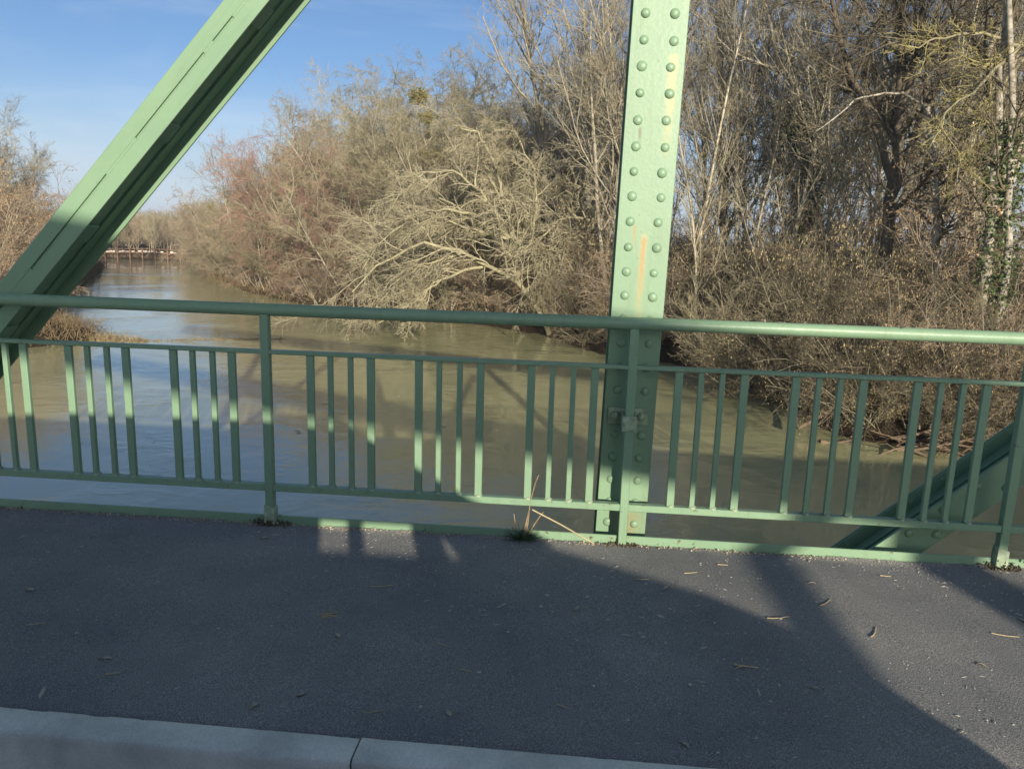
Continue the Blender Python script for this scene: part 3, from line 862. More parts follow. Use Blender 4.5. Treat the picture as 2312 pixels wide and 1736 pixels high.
def drooping(name, seed, tm, bm_, H=8.5):
    P, R = up_trunks(mk(seed), 7, H, .07, .55, .06, 9, (0, 0, .15), .35)
    return build_kind(name, P, R, [
        D(n=12, t0=.08, t1=.98, ang=52, asd=12, ratio=.42, rsd=.25, shape=.45, K=7, wig=.10, trop=(0, 0, -.45), rr=.55, rmin=.012),
        D(n=10, t0=.1, t1=.98, ang=42, asd=12, ratio=.36, rsd=.25, shape=.3, K=5, wig=.13, trop=(0, 0, -.35), rr=.6, rmin=.0085),
        D(n=11, t0=.1, t1=1, ang=42, asd=12, ratio=.42, rsd=.25, shape=.2, K=3, wig=.14, trop=(0, 0, -.1), rr=.8, rmin=.0065)],
        bm_, tm, seed+1, 1, (6, 4, 3, 3))
K_['red_alder'] = drooping('red_alder', 83, 't_red', 'b_olive')
K_['brown_sallow'] = drooping('brown_sallow', 97, 't_brown', 'b_olive', 7.5)

def hazel(name, seed, cat_n=3000, tm='t_hazel'):
    rng = mk(seed)
    P, R = up_trunks(rng, 12, 5.2, .035, .55, .05, 9, (0, 0, -.15), .3)
    k = build_kind(name, P, R, [
        D(n=9, t0=.15, t1=.98, ang=42, asd=14, ratio=.42, rsd=.25, shape=.35, K=6, wig=.14, trop=(0, 0, -.1), rr=.65, rmin=.014),
        D(n=8, t0=.1, t1=.98, ang=45, asd=14, ratio=.40, rsd=.25, shape=.3, K=4, wig=.16, trop=(0, 0, -.05), rr=.65, rmin=.0062),
        D(n=5, t0=.1, t1=1, ang=45, asd=14, ratio=.5, rsd=.25, shape=.2, K=3, wig=.16, trop=(0, 0, 0), rr=.8, rmin=.0062)],
        'b_olive', tm, seed+1, 1, (6, 4, 3, 3))
    if cat_n:
        C = seg_points(np.concatenate([k.lv[-1][0]]), cat_n, rng)
        C = C[(C[:, 2] > .5) & (wave(C[:, 0]*5 + C[:, 1]*3, C[:, 2]*5, 12) > -.2)]
        V, F = bipyramids(C, rng.uniform(.06, .11, len(C)), .0095, rng)
        k.extra.append(('catkins', np_mesh(name + '_catkins', V, F, MT['catkin'], False)))
    return k
K_['hazel'] = hazel('hazel', 101)
K_['hazel_b'] = hazel('hazel_b', 113, 2200)
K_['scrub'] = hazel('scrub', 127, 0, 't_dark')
K_['leafy'] = hazel('leafy', 131, 0, 't_brown')
V, F = leaves(seg_points(K_['leafy'].lv[-1][0], 3600, mk(5)), .075, mk(6), .8)
K_['leafy'].extra.append(('withered_leaves', np_mesh('withered_leaves', V, F, MT['brownleaf'], False)))

def pale_shrub(name, seed):
    P, R = up_trunks(mk(seed), 22, 4.3, .022, .75, .05, 9, (0, 0, .25), .25)
    return build_kind(name, P, R, [
        D(n=9, t0=.2, t1=.98, ang=34, asd=10, ratio=.40, rsd=.25, shape=.35, K=6, wig=.09, trop=(0, 0, .25), rr=.6, rmin=.008),
        D(n=6, t0=.15, t1=.98, ang=34, asd=10, ratio=.42, rsd=.25, shape=.3, K=4, wig=.12, trop=(0, 0, .15), rr=.7, rmin=.006),
        D(n=4, t0=.2, t1=1, ang=36, asd=12, ratio=.45, rsd=.25, shape=.2, K=3, wig=.12, trop=(0, 0, 0), rr=.8, rmin=.005)],
        't_shrub', 't_shrub', seed+1, 1, (5, 4, 3, 3))
K_['pale_shrub'] = pale_shrub('pale_shrub', 141)
def limb_shrub(name, seed):
    P, R = up_trunks(mk(seed), 9, 6.0, .05, .85, .09, 11, (0, 0, -.35), .3)
    return build_kind(name, P, R, [
        D(n=8, t0=.25, t1=.98, ang=42, asd=14, ratio=.42, rsd=.3, shape=.35, K=8, wig=.17, trop=(0, 0, -.2), rr=.6, rmin=.014),
        D(n=7, t0=.15, t1=.98, ang=42, asd=14, ratio=.42, rsd=.3, shape=.3, K=6, wig=.2, trop=(0, 0, -.1), rr=.65, rmin=.0095),
        D(n=5, t0=.2, t1=1, ang=42, asd=14, ratio=.45, rsd=.3, shape=.2, K=4, wig=.2, trop=(0, 0, 0), rr=.8, rmin=.007)],
        'b_grey', 't_dark', seed+1, 2, (7, 5, 3, 3))
K_['limb_shrub'] = limb_shrub('limb_shrub', 145)

def pale_clump(name, seed):
    P, R = up_trunks(mk(seed), 6, 9.5, .17, .26, .04, 12, (0, 0, .25), .5)
    return build_kind(name, P, R, [
        D(n=12, t0=.45, t1=.98, ang=32, asd=9, ratio=.36, rsd=.25, shape=.4, K=7, wig=.12, trop=(0, 0, .4), rr=.55, rmin=.02),
        D(n=8, t0=.15, t1=.98, ang=38, asd=12, ratio=.42, rsd=.25, shape=.35, K=5, wig=.15, trop=(0, 0, .2), rr=.6, rmin=.012),
        D(n=7, t0=.1, t1=1, ang=40, asd=12, ratio=.45, rsd=.25, shape=.2, K=3, wig=.16, trop=(0, 0, .1), rr=.75, rmin=.010)],
        'b_pale', 't_olive', seed+1, 1, (7, 4, 3, 3))
K_['pale_clump'] = pale_clump('pale_clump', 151)

def wispy(name, seed):
    P, R = up_trunks(mk(seed), 2, 15, .16, .12, .05, 12, (0, 0, .2), .2)
    return build_kind(name, P, R, [
        D(n=12, t0=.4, t1=.98, ang=38, asd=10, ratio=.36, rsd=.2, shape=.35, K=7, wig=.11, trop=(0, 0, .35), rr=.55, rmin=.02),
        D(n=9, t0=.15, t1=.98, ang=42, asd=12, ratio=.38, rsd=.25, shape=.3, K=5, wig=.14, trop=(0, 0, -.1), rr=.6, rmin=.011),
        D(n=10, t0=.1, t1=1, ang=42, asd=14, ratio=.5, rsd=.25, shape=.2, K=4, wig=.14, trop=(0, 0, -.4), rr=.75, rmin=.009)],
        'b_grey', 't_brown', seed+1, 1, (7, 4, 3, 3))
K_['wispy'] = wispy('wispy', 161)

def far_tree(name, seed, tm):
    P, R = up_trunks(mk(seed), 4, 6.5, .07, .22, .05, 8, (0, 0, .25), .5)
    return build_kind(name, P, R, [
        D(n=9, t0=.1, t1=.98, ang=36, asd=12, ratio=.40, rsd=.25, shape=.4, K=5, wig=.12, trop=(0, 0, .35), rr=.6, rmin=.02),
        D(n=8, t0=.1, t1=1, ang=38, asd=12, ratio=.42, rsd=.25, shape=.3, K=4, wig=.15, trop=(0, 0, .2), rr=.7, rmin=.016),
        D(n=5, t0=.1, t1=1, ang=40, asd=12, ratio=.5, rsd=.25, shape=.2, K=2, wig=.14, trop=(0, 0, 0), rr=.8, rmin=.013)],
        't_brown', tm, seed+1, 1, (5, 3, 3, 3))
K_['far_olive'] = far_tree('far_olive', 171, 't_olive')
K_['far_brown'] = far_tree('far_brown', 181, 't_brown')

# --- one-off trees -------------------------------------------------
# tree leaning out over the water, its limbs drawn one by one
rng = mk(7)
def yy(ln, y0, y1): 
    n = len(ln); return [(x, y0 + (y1-y0)*i/(n-1), z) for i, (x, z) in enumerate(ln)]
wl = [yy([(-1.2,-4.2),(-1.85,-2.62),(-2.73,-1.51),(-3.28,-.85),(-4.29,-.43),(-5.06,.07),(-5.83,.49),(-7.22,.82),(-8.07,.95),(-9.07,.24),(-10.24,-.33),(-11.27,-1.74)], 42.2, 38.5),
      yy([(-4.6,-.25),(-5.82,-.49),(-7.35,-1.14),(-8.12,-1.94),(-9.85,-3.2)], 40.9, 38.2),
      yy([(-1.3,-4.2),(-1.62,-2.54),(-1.99,-.81),(-2.41,.45),(-3.57,1.23),(-4.34,1.87),(-5.49,2.46),(-7.25,3.11)], 42.4, 40.5),
      yy([(-3.19,1.0),(-3.97,2.1),(-4.75,3.03),(-5.43,3.38)], 41.6, 41),
      yy([(-3.3,1.1),(-3.42,1.38),(-4.0,2.98),(-4.71,4.41)], 41.6, 41.8),
      yy([(-3.57,1.2),(-4.33,1.36),(-5.47,1.62),(-6.47,1.96),(-7.39,2.3)], 41.5, 39.5),
      yy([(.2,-4.0),(.84,.03),(.71,2.52),(.97,4.75),(1.43,5.54)], 42.4, 42.5),
      yy([(.73,2.24),(.12,2.44),(-.62,2.42),(-1.48,1.81),(-2.2,.98),(-2.55,-.08),(-2.42,-1.43)], 42.4, 39.8),
      yy([(.75,1.0),(.1,1.5),(-.9,1.2),(-1.7,.3),(-2.1,-.9)], 42.3, 40.2),
      yy([(-4.2,2.0),(-5.2,3.6),(-6.6,4.6),(-8.0,4.4),(-9.2,3.2)], 41.5, 39.8),
      yy([(-4.0,2.98),(-4.4,5.0),(-5.4,6.6),(-6.8,6.9)], 41.8, 41),
      yy([(-5.49,2.46),(-7.0,2.6),(-8.6,2.1),(-10.0,.9),(-10.8,-.4)], 40.5, 38.8),
      yy([(-2.6,.5),(-2.2,3.0),(-2.6,5.2),(-3.6,6.8)], 42, 42.2),
      yy([(-5.8,.45),(-6.6,.1),(-7.9,-.2),(-9.2,-1.2),(-10.2,-2.6)], 40.2, 38.4),
      yy([(-6.9,-.95),(-7.5,-1.5),(-8.0,-2.4),(-8.4,-3.3)], 39.3, 38.3)]
off = np.array([-1.3, 42.3, WATER_Z])
wl = [[(x-off[0], y-off[1], z-off[2]) for x, y, z in l] for l in wl]
P, R = trunk_lines(wl, 16, [.16,.09,.17,.11,.11,.09,.14,.075,.06,.09,.09,.08,.09,.06,.055], [.03,.03,.04,.03,.03,.03,.05,.02,.02,.025,.025,.02,.03,.02,.02], rng, .045)
K_['leaning'] = build_kind('leaning_willow', P, R, [
    D(n=15, t0=.2, t1=1, ang=48, asd=16, ratio=.28, rsd=.3, shape=.15, K=8, wig=.16, trop=(-.25, -.1, -.3), rr=.55, rmin=.016),
    D(n=10, t0=.12, t1=1, ang=44, asd=15, ratio=.44, rsd=.3, shape=.25, K=5, wig=.19, trop=(-.1, 0, -.4), rr=.65, rmin=.0125),
    D(n=6, t0=.15, t1=1, ang=42, asd=15, ratio=.5, rsd=.3, shape=.2, K=4, wig=.2, trop=(0, 0, -.35), rr=.75, rmin=.010)],
    'b_lichen', 't_willow', 8, 1, (8, 4, 3, 3))

# pale birch-like tree with two stems, ivy climbing it
bl = [[(0.25, .2, -.3), (.10, .1, 2.2), (.05, 0, 4.6), (-.18, 0, 7.4), (-.4, 0, 10.2), (-.5, .1, 12.8), (-.45, .2, 17)],
      [(.32, -.1, -.3), (.62, -.2, 3.2), (.30, -.2, 6.0), (-.02, -.3, 8.8), (-.7, -.3, 12.8), (-1.3, -.4, 17)]]
P, R = trunk_lines(bl, 18, [.19, .15], [.05, .05], mk(9), .03)
K_['birch'] = build_kind('ivy_birch', P, R, [
    D(n=16, t0=.28, t1=.98, ang=55, asd=14, ratio=.20, rsd=.3, shape=.2, K=7, wig=.14, trop=(0, 0, .15), rr=.42, rmin=.016),
    D(n=9, t0=.12, t1=.98, ang=45, asd=14, ratio=.42, rsd=.3, shape=.3, K=5, wig=.16, trop=(0, 0, .0), rr=.6, rmin=.009),
    D(n=8, t0=.1, t1=1, ang=45, asd=14, ratio=.45, rsd=.3, shape=.2, K=4, wig=.17, trop=(0, 0, -.15), rr=.75, rmin=.006)],
    'b_birch', 't_hazel', 10, 1, (10, 5, 3, 3))
def ivy_on(P, R, n, z0, z1, rng, size=.085, thick=.10):
    C = seg_points(P, n*3, rng)
    C = C[(C[:, 2] > z0) & (C[:, 2] < z1)][:n]
    a = rng.uniform(0, 6.28, len(C)); r = R.max()*.8 + np.abs(rng.normal(0, thick, len(C)))
    C[:, 0] += np.cos(a)*r; C[:, 1] += np.sin(a)*r
    keep = wave(C[:, 0]*4, C[:, 2]*1.2, 3) > -.9
    return leaves(C[keep], size, rng, .5)
V, F = ivy_on(P, R, 3600, .3, 8.5, mk(11), .12, .15); K_['birch'].extra.append(('ivy', np_mesh('ivy_leaves', V, F, MT['ivy'], False)))

# thick dark-barked tree with a broken pale face, big spreading crown
P, R = trunk_lines([[(0, 0, -.3), (.05, 0, 3.4), (.1, 0, 6.7), (.05, .1, 9.2), (-.15, .2, 12), (-.4, .2, 17)],
                    [(.05, 0, 6.2), (.6, .2, 8.4), (1.6, .4, 11.5), (2.3, .5, 16)], [(.1, 0, 6.8), (-.9, -.2, 8.8), (-2.3, -.3, 11.2), (-3.6, -.5, 15)],
                    [(.05, 0, 8), (.2, .1, 10.5), (.7, .2, 16)]], 14, [.30, .15, .15, .14], [.07, .04, .04, .04], mk(12), .04)
K_['oak'] = build_kind('spreading_oak', P, R, [
    D(n=13, t0=.3, t1=.98, ang=50, asd=14, ratio=.30, rsd=.3, shape=.3, K=8, wig=.14, trop=(0, 0, .2), rr=.5, rmin=.025),
    D(n=9, t0=.12, t1=.98, ang=44, asd=14, ratio=.42, rsd=.3, shape=.3, K=6, wig=.17, trop=(0, 0, .1), rr=.6, rmin=.012),
    D(n=8, t0=.1, t1=1, ang=44, asd=14, ratio=.42, rsd=.3, shape=.2, K=4, wig=.19, trop=(0, 0, 0), rr=.7, rmin=.0075),
    D(n=3, t0=.2, t1=1, ang=42, asd=14, ratio=.5, rsd=.3, shape=.2, K=2, wig=.19, trop=(0, 0, 0), rr=.8, rmin=.006)],
    'b_dark', 't_dark', 13, 2, (10, 6, 4, 3, 3))

# broken leaning pale stem
P, R = trunk_lines([[(.95, 0, -.3), (.85, 0, 2.0), (.5, 0, 4.6), (0, 0, 7.5), (-.45, 0, 9.3)], [(-.40, 0, 9.1), (-1.5, -.3, 9.6), (-2.9, -.6, 9.3), (-3.6, -.9, 8.7), (-4.3, -1.2, 8.2)],
                    [(-.3, 0, 8.6), (.4, -.2, 9.9), (.9, -.4, 11.4)]], 14, [.15, .05, .045], [.11, .012, .012], mk(14), .03)
K_['snag'] = build_kind('broken_birch', P, R, [
    D(n=8, t0=.35, t1=.98, ang=55, asd=14, ratio=.22, rsd=.3, shape=.2, K=6, wig=.16, trop=(0, 0, -.1), rr=.5, rmin=.014),
    D(n=8, t0=.1, t1=.98, ang=45, asd=14, ratio=.42, rsd=.3, shape=.2, K=5, wig=.18, trop=(0, 0, -.1), rr=.6, rmin=.009),
    D(n=6, t0=.1, t1=1, ang=45, asd=14, ratio=.45, rsd=.3, shape=.2, K=3, wig=.18, trop=(0, 0, -.1), rr=.75, rmin=.0065)],
    'b_birch', 't_hazel', 15, 1, (9, 5, 3, 3))

# ivy-wrapped trunk that forks into long limbs leaning to the left
P, R = trunk_lines([[(0, 0, -.3), (0, 0, 3.1), (-.4, 0, 7.9), (-1.2, 0, 10.3), (-2.3, 0, 12.8), (-3.5, .2, 16)],
                    [(-.1, 0, 5.2), (-1.3, -.2, 7.2), (-2.9, -.4, 9.2), (-3.6, -.5, 10.2)], [(-.4, 0, 7.9), (-.1, .2, 10.5), (.3, .3, 15)], [(-.7, 0, 9), (-2.1, .3, 11), (-3.2, .5, 14.5)]],
                   14, [.26, .12, .12, .10], [.04, .03, .03, .03], mk(16), .04)
K_['ivied'] = build_kind('ivied_ash', P, R, [
    D(n=13, t0=.35, t1=.98, ang=42, asd=12, ratio=.30, rsd=.3, shape=.3, K=8, wig=.11, trop=(0, 0, .45), rr=.5, rmin=.022),
    D(n=9, t0=.12, t1=.98, ang=40, asd=12, ratio=.42, rsd=.3, shape=.3, K=6, wig=.14, trop=(0, 0, .25), rr=.6, rmin=.012),
    D(n=7, t0=.1, t1=1, ang=40, asd=14, ratio=.42, rsd=.3, shape=.2, K=4, wig=.16, trop=(0, 0, .1), rr=.7, rmin=.008)],
    'b_grey', 't_grey', 17, 2, (9, 6, 4, 3))
V, F = ivy_on(P[:1], R[:1], 6500, 1.0, 10.5, mk(18), .15, .42); K_['ivied'].extra.append(('ivy', np_mesh('ivy_mantle', V, F, MT['ivy'], False)))

# yellow lichen-covered boughs reaching in from a tree at the right
P, R = trunk_lines([[(0, 0, -.3), (-.1, 0, 4), (-.2, 0, 8), (-.4, .1, 12), (-.5, .2, 17)],
                    [(-.3, 0, 11.2), (-1.8, -.4, 10.9), (-3.0, -.9, 10.6), (-4.2, -1.4, 9.6), (-5.6, -1.8, 8.1)],
                    [(-2.4, -.6, 10.75), (-3.6, -.9, 9.2), (-4.2, -1.2, 7.9), (-4.6, -1.3, 6.6)],
                    [(-3.0, -.9, 10.6), (-4.6, -1.2, 10.9), (-6.6, -1.6, 10.4)]], 14, [.24, .10, .065, .06], [.08, .02, .02, .02], mk(19), .05)
K_['lichen'] = build_kind('lichen_ash', P, R, [
    D(n=13, t0=.35, t1=1, ang=44, asd=14, ratio=.22, rsd=.3, shape=.1, K=6, wig=.18, trop=(-.1, 0, -.05), rr=.5, rmin=.015),
    D(n=8, t0=.1, t1=1, ang=44, asd=14, ratio=.42, rsd=.3, shape=.2, K=5, wig=.2, trop=(0, 0, -.1), rr=.6, rmin=.010),
    D(n=5, t0=.1, t1=1, ang=44, asd=14, ratio=.45, rsd=.3, shape=.2, K=3, wig=.2, trop=(0, 0, .15), rr=.75, rmin=.008)],
    'b_lichen', 't_lichen', 20, 1, (9, 5, 3, 3))

def plant_tree(kind, x, y, s, rz, name, label, cat, group=None, dz=0.0, sz=None, tilt=(0, 0), crown_mat=None):
    k = K_[kind]
    z = float(ground_z(np.array([x]), np.array([y]))[0]) + dz
    z = max(z, WATER_Z - .25)
    t = thing(name, label, cat, (x, y, z), group, rz)
    t.scale = (s, s, sz if sz else s)
    t.rotation_mode = 'ZYX'                  # turned first, then tilted
    t.rotation_euler = (tilt[0], tilt[1], rz)
    link('trunk', k.trunk, t); link('crown', k.crown, t)
    for nm, me in k.extra: link(nm, me, t, kind='stuff')
    return t
# ------------------------------------------------------------------ the named trees
G_W = 'bare trees of the right bank wood'
plant_tree('leaning', -1.3, 42.3, 1, 0, 'willow_tree', 'pale yellowish bare tree leaning out low over the brown water from the right bank', 'tree').location.z = WATER_Z
t = plant_tree('birch', 13.0, 26.0, 1, 0, 'birch_tree', 'pale mottled double-stemmed tree with ivy leaves climbing it, at the far right', 'tree')
plant_tree('oak', 11.45, 30.4, 1, 0, 'oak_tree', 'thick dark-barked tree with spreading crown, left of the pale ivy-clad stems', 'tree')
plant_tree('snag', 11.9, 28.2, 1, 0, 'broken_tree', 'slender leaning pale trunk snapped at the top, between the dark trunk and the ivy-clad stems', 'tree')
plant_tree('ivied', 10.4, 36.2, 1, 0, 'ash_tree', 'tree wrapped in dark green ivy with long limbs slanting left, right of the riveted upright', 'tree')
plant_tree('lichen', 16.2, 27.0, 1, 0, 'ash_tree', 'bare tree whose yellow lichen-covered boughs reach in at the upper right', 'tree')
plant_tree('pale_shrub', 6.3, 28.6, 1.0, .4, 'shrub', 'pale olive many-stemmed bare shrub at the water just right of the upright', 'shrub')
plant_tree('ash_fork', 1.1, 46.5, 1.08, 2.2, 'ash_tree', 'tall bare forked tree standing against blue sky just left of the upright', 'tree')
plant_tree('ash', -1.6, 48.5, 1.0, .7, 'ash_tree', 'slim tall bare tree behind the forked one left of the upright', 'tree')
plant_tree('pale_clump', -31.4, 74.5, .90, .3, 'poplar_tree', 'clump of pale-stemmed tall trees on the right bank far downstream', 'tree')
plant_tree('pale_clump', -28.6, 71.2, .84, 2.1, 'poplar_tree', 'second pale-stemmed clump, nearer and right of the first, far downstream', 'tree')
plant_tree('wispy', -31.8, 88.0, .86, 0, 'birch_tree', 'fine wispy tree rising above the reddish alders against the sky', 'tree')

for x, y, s, rz in [(-19.6, 58.2, 1.0, 0), (-21.8, 61.5, 1.2, 1.3), (-17.2, 55.6, .62, 2.4), (-23.2, 65, 1.3, 4), (-20.9, 57.2, .6, 5.1)]:
    plant_tree('red_alder', x, y, s, rz, 'alder_tree', 'reddish brown twiggy alder drooping to the water on the right bank', 'tree', 'reddish alders on the right bank')
for x, y, s, rz in [(-35.5, 77.5, .85, 0), (-40.8, 85, .95, 1.9), (-46, 95, .9, 3.1), (-50.5, 103, .9, 5), (-43.2, 92, 1.15, 2.7), (-38.5, 82, .7, 1.1)]:
    plant_tree('brown_sallow', x, y, s, rz, 'sallow_bush', 'brown bushy sallow hanging over the river bank far downstream', 'bush', 'brown sallows far along the right bank')

# hazels leaning out over the water from the near right bank
for x, y, s, tx, ty in [(6.6, 27.6, .62, .45, -.25), (7.9, 25.2, .62, .5, -.35), (8.7, 22.7, .6, .55, -.2), (10.0, 22.3, .62, .6, 0), (11.3, 21.9, .58, .6, .1), (12.6, 21.4, .6, .55, .1), (9.4, 23.6, .75, .35, -.1), (3.0, 36.6, .6, .5, -.2), (.6, 38.8, .55, .5, -.2)]:
    plant_tree('hazel' if int(x*10) % 2 else 'hazel_b', x, y, s, x*1.7, 'hazel_bush', 'hazel bush with tan catkins leaning out over the water at the near right bank', 'bush', 'hazels leaning over the water at the near right bank', tilt=(tx, ty))

# pale arching shrubs and slim trunks of the near right bank
for i, (x, y, s, rz) in enumerate([(8.6, 25.4, .62, 1.0), (11.0, 24.6, .6, 2.2), (13.4, 25.0, .6, 3.9), (10.6, 28.4, .85, 5.0), (7.9, 31.5, .8, .3), (12.6, 30.2, .9, 1.9), (15.4, 27.4, .8, 4.4), (5.2, 37.5, .85, 2.9), (2.0, 41.8, .7, 5.5)]):
    plant_tree('limb_shrub', x, y, s, rz, 'shrub', 'grey arching bare shrub with long crooked limbs on the near right bank', 'shrub', 'grey arching shrubs on the near right bank')
for i, (x, y, k, s, rz) in enumerate([(4.6, 40.5, 'slim', 1.1, 1.0), (6.4, 38.8, 'slim_b', 1.1, 2.5), (7.6, 40.2, 'ash_fork', 1.0, .4), (9.0, 34.4, 'slim', .95, 4.0), (7.4, 35.0, 'slim_b', .9, 2.0), (12.2, 32.0, 'slim', .9, 1.1), (13.8, 30.6, 'slim_b', .95, 5.5), (5.6, 36.2, 'slim', .9, 3.0), (16.0, 33.0, 'slim', 1.0, .2), (10.8, 34.2, 'slim_b', 1.0, 3.9), (14.4, 33.5, 'ash', .9, 3.3), (17.4, 33, 'ash', .9, .9), (3.0, 43.2, 'ash', .95, 3.7)]):
    plant_tree(k, x, y, s, rz, 'ash_tree' if k != 'poplar' else 'poplar_tree', 'slim bare tree with a pale upright trunk just behind the near right bank', 'tree', 'slim pale-trunked trees behind the near right bank')

# bushes overhanging the water all along the right bank
rb = np.random.default_rng(55)
BR = np.array(BANK_R[10:], float); sl = np.concatenate([[0], np.cumsum(np.linalg.norm(np.diff(BR, axis=0), axis=1))])
for sdist in np.arange(3.0, sl[-1], 3.1):
    sdist += rb.uniform(-.6, .6)
    x = float(np.interp(sdist, sl, BR[:, 0])); y = float(np.interp(sdist, sl, BR[:, 1]))
    x += rb.uniform(.1, 1.3); y += rb.uniform(.1, 1.2)
    k = rb.choice(['brown_sallow', 'alder_wide', 'alder', 'brown_sallow'])
    s = rb.uniform(.42, .72) if k == 'brown_sallow' else rb.uniform(.38, .55)
    if k == 'brown_sallow': plant_tree(k, x, y, s, rb.uniform(0, 6.28), 'sallow_bush', 'low brown sallow overhanging the water along the foot of the right bank wood', 'bush', 'low sallows along the foot of the right bank wood')
    else: plant_tree(k, x, y, s, rb.uniform(0, 6.28), 'alder_bush', 'low olive alder bush at the water along the foot of the right bank wood', 'bush', 'low alder bushes along the foot of the right bank wood', tilt=(rb.uniform(-.1, .35), rb.uniform(-.3, .1)))

# the wood itself: heights follow the edge of the wood as it shows from the bridge
CAN = np.array([(-.80,.145),(-.764,.143),(-.729,.103),(-.703,.05),(-.676,.02),(-.60,-.01),(-.499,.020),(-.466,.045),(-.439,.085),(-.408,.09),(-.377,.088),(-.364,.095),
                (-.334,.112),(-.316,.116),(-.268,.165),(-.221,.188),(-.18,.180),(-.14,.198),(-.117,.205),(-.088,.206),(-.05,.215),(-.02,.26),(.03,.36),(.6,.38)])
def canopy(x, y): return 1.5 + y*float(np.interp(x/y, CAN[:, 0], CAN[:, 1]))
rw = np.random.default_rng(77)
placed = []
def spaced(x, y, r):
    for a, b, c in placed:
        if (a-x)**2 + (b-y)**2 < min(r, c)**2: return False
    placed.append((x, y, r)); return True
LBL = {'slim': ('ash_tree', 'slim straight bare tree with pale stem and fine twigs in the right bank wood'), 'slim_b': ('ash_tree', 'slim straight bare tree with pale stem and fine twigs in the right bank wood'), 'ash': ('ash_tree', 'tall slim grey bare tree among others in the right bank wood'), 'ash_fork': ('ash_tree', 'tall forked grey bare tree among others in the right bank wood'),
       'poplar': ('poplar_tree', 'tall olive-twigged bare tree with upswept branches in the right bank wood'),
       'alder': ('alder_tree', 'bushy olive-brown bare tree in the dense right bank wood'), 'alder_wide': ('alder_tree', 'broad many-stemmed bare tree in the dense right bank wood'),
       'alder_grey': ('alder_tree', 'upright greyish bare tree in the dense right bank wood')}
cnt = 0
for _ in range(6000):
    y = rw.uniform(28, 105); x = rw.uniform(-.50, .62)*y
    sd = float(river_sd(np.array([x]), np.array([y]))[0])
    az = x/y
    if sd < 1.2 or sd > 60: continue
    left = az < -.03
    if not left and y < 33: continue
    if not left and y > 74: continue
    if left and sd > 26: continue
    if az < -.365 and y < 96: continue
    r = (2.0 if left else 3.9) * (0.75 + y/110)
    if not spaced(x, y, r): continue
    if left: kind = rw.choice(['alder', 'alder_wide', 'alder_grey', 'alder', 'alder_wide'])
    else: kind = rw.choice(['slim', 'slim_b', 'slim', 'slim_b', 'ash', 'ash_fork'])
    top = canopy(x, y)
    h = (top + 3.2)*rw.uniform(.95, 1.06) if left else rw.uniform(17, 23)
    if left and sd < 4: h *= rw.uniform(.62, .95)
    k = K_[kind]; s = h/k.h
    if not left: s = min(s, 1.25)
    s = max(s, .3)
    sx = s if not left else max(s, .72)*rw.uniform(.95, 1.15)
    plant_tree(kind, x, y, sx, rw.uniform(0, 6.28), *LBL[kind], 'tree', G_W + ': ' + {'a': 'grey and olive', 'p': 'poplars'}[kind[0]] if False else LBL[kind][1] + 's', sz=s)
    cnt += 1
# hazels with catkins crowding the near right bank
rh = np.random.default_rng(31)
for x, y, s in [(9.2, 24.0, .62), (10.4, 22.6, .55), (12.0, 22.2, .52), (8.9, 22.9, .5), (13.4, 22.4, .5), (11.2, 21.9, .42), (14.5, 23.6, .5), (9.8, 26.8, .8), (11.6, 26.6, .62), (14.6, 28.6, .7), (9.0, 29.6, 1.0),
                (16.2, 25.6, .7), (10.3, 31.6, 1.15), (6.9, 35.5, 1.0), (2.6, 39.2, .9), (8.2, 37.0, 1.25), (12.9, 34.5, 1.2), (5.6, 41, 1.2), (16.5, 30.5, 1.0), (1.0, 41, .65), (3.9, 44, 1.1), (7.6, 33.2, .8)]:
    b = rh.random() < .55
    plant_tree('hazel' if b else 'hazel_b', x, y, s, rh.uniform(0, 6.28), 'hazel_bush', 'hazel bush hung with tan catkins on the near right bank', 'bush', 'hazels with catkins on the near right bank')
for x, y, s in [(-9.5, 51.5, .8), (-6.2, 48.2, .8), (-3.6, 46, .9), (.6, 43.6, .8), (-1.0, 44.6, .9), (2.9, 36.9, .7), (-.6, 42.6, .55), (10.9, 22.4, .6), (14.6, 29.5, 1.2), (17.6, 27.5, 1.2), (12, 36, 1.2)]:
    plant_tree('leafy', x, y, s, rh.uniform(0, 6.28), 'bush', 'low bush keeping withered brown leaves under the right bank trees', 'bush', 'bushes with withered leaves under the right bank trees')
n = 0
for _ in range(3000):
    y = rh.uniform(21, 70); x = rh.uniform(-.42, .58)*y
    sd = float(river_sd(np.array([x]), np.array([y]))[0])
    if sd < .2 or sd > 22 or not spaced(x*1.0, y+1000, 2.0): continue
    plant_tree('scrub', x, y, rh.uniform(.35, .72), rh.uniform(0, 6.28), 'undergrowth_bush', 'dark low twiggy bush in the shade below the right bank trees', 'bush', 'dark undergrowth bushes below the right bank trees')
    n += 1
    if n > 78: break
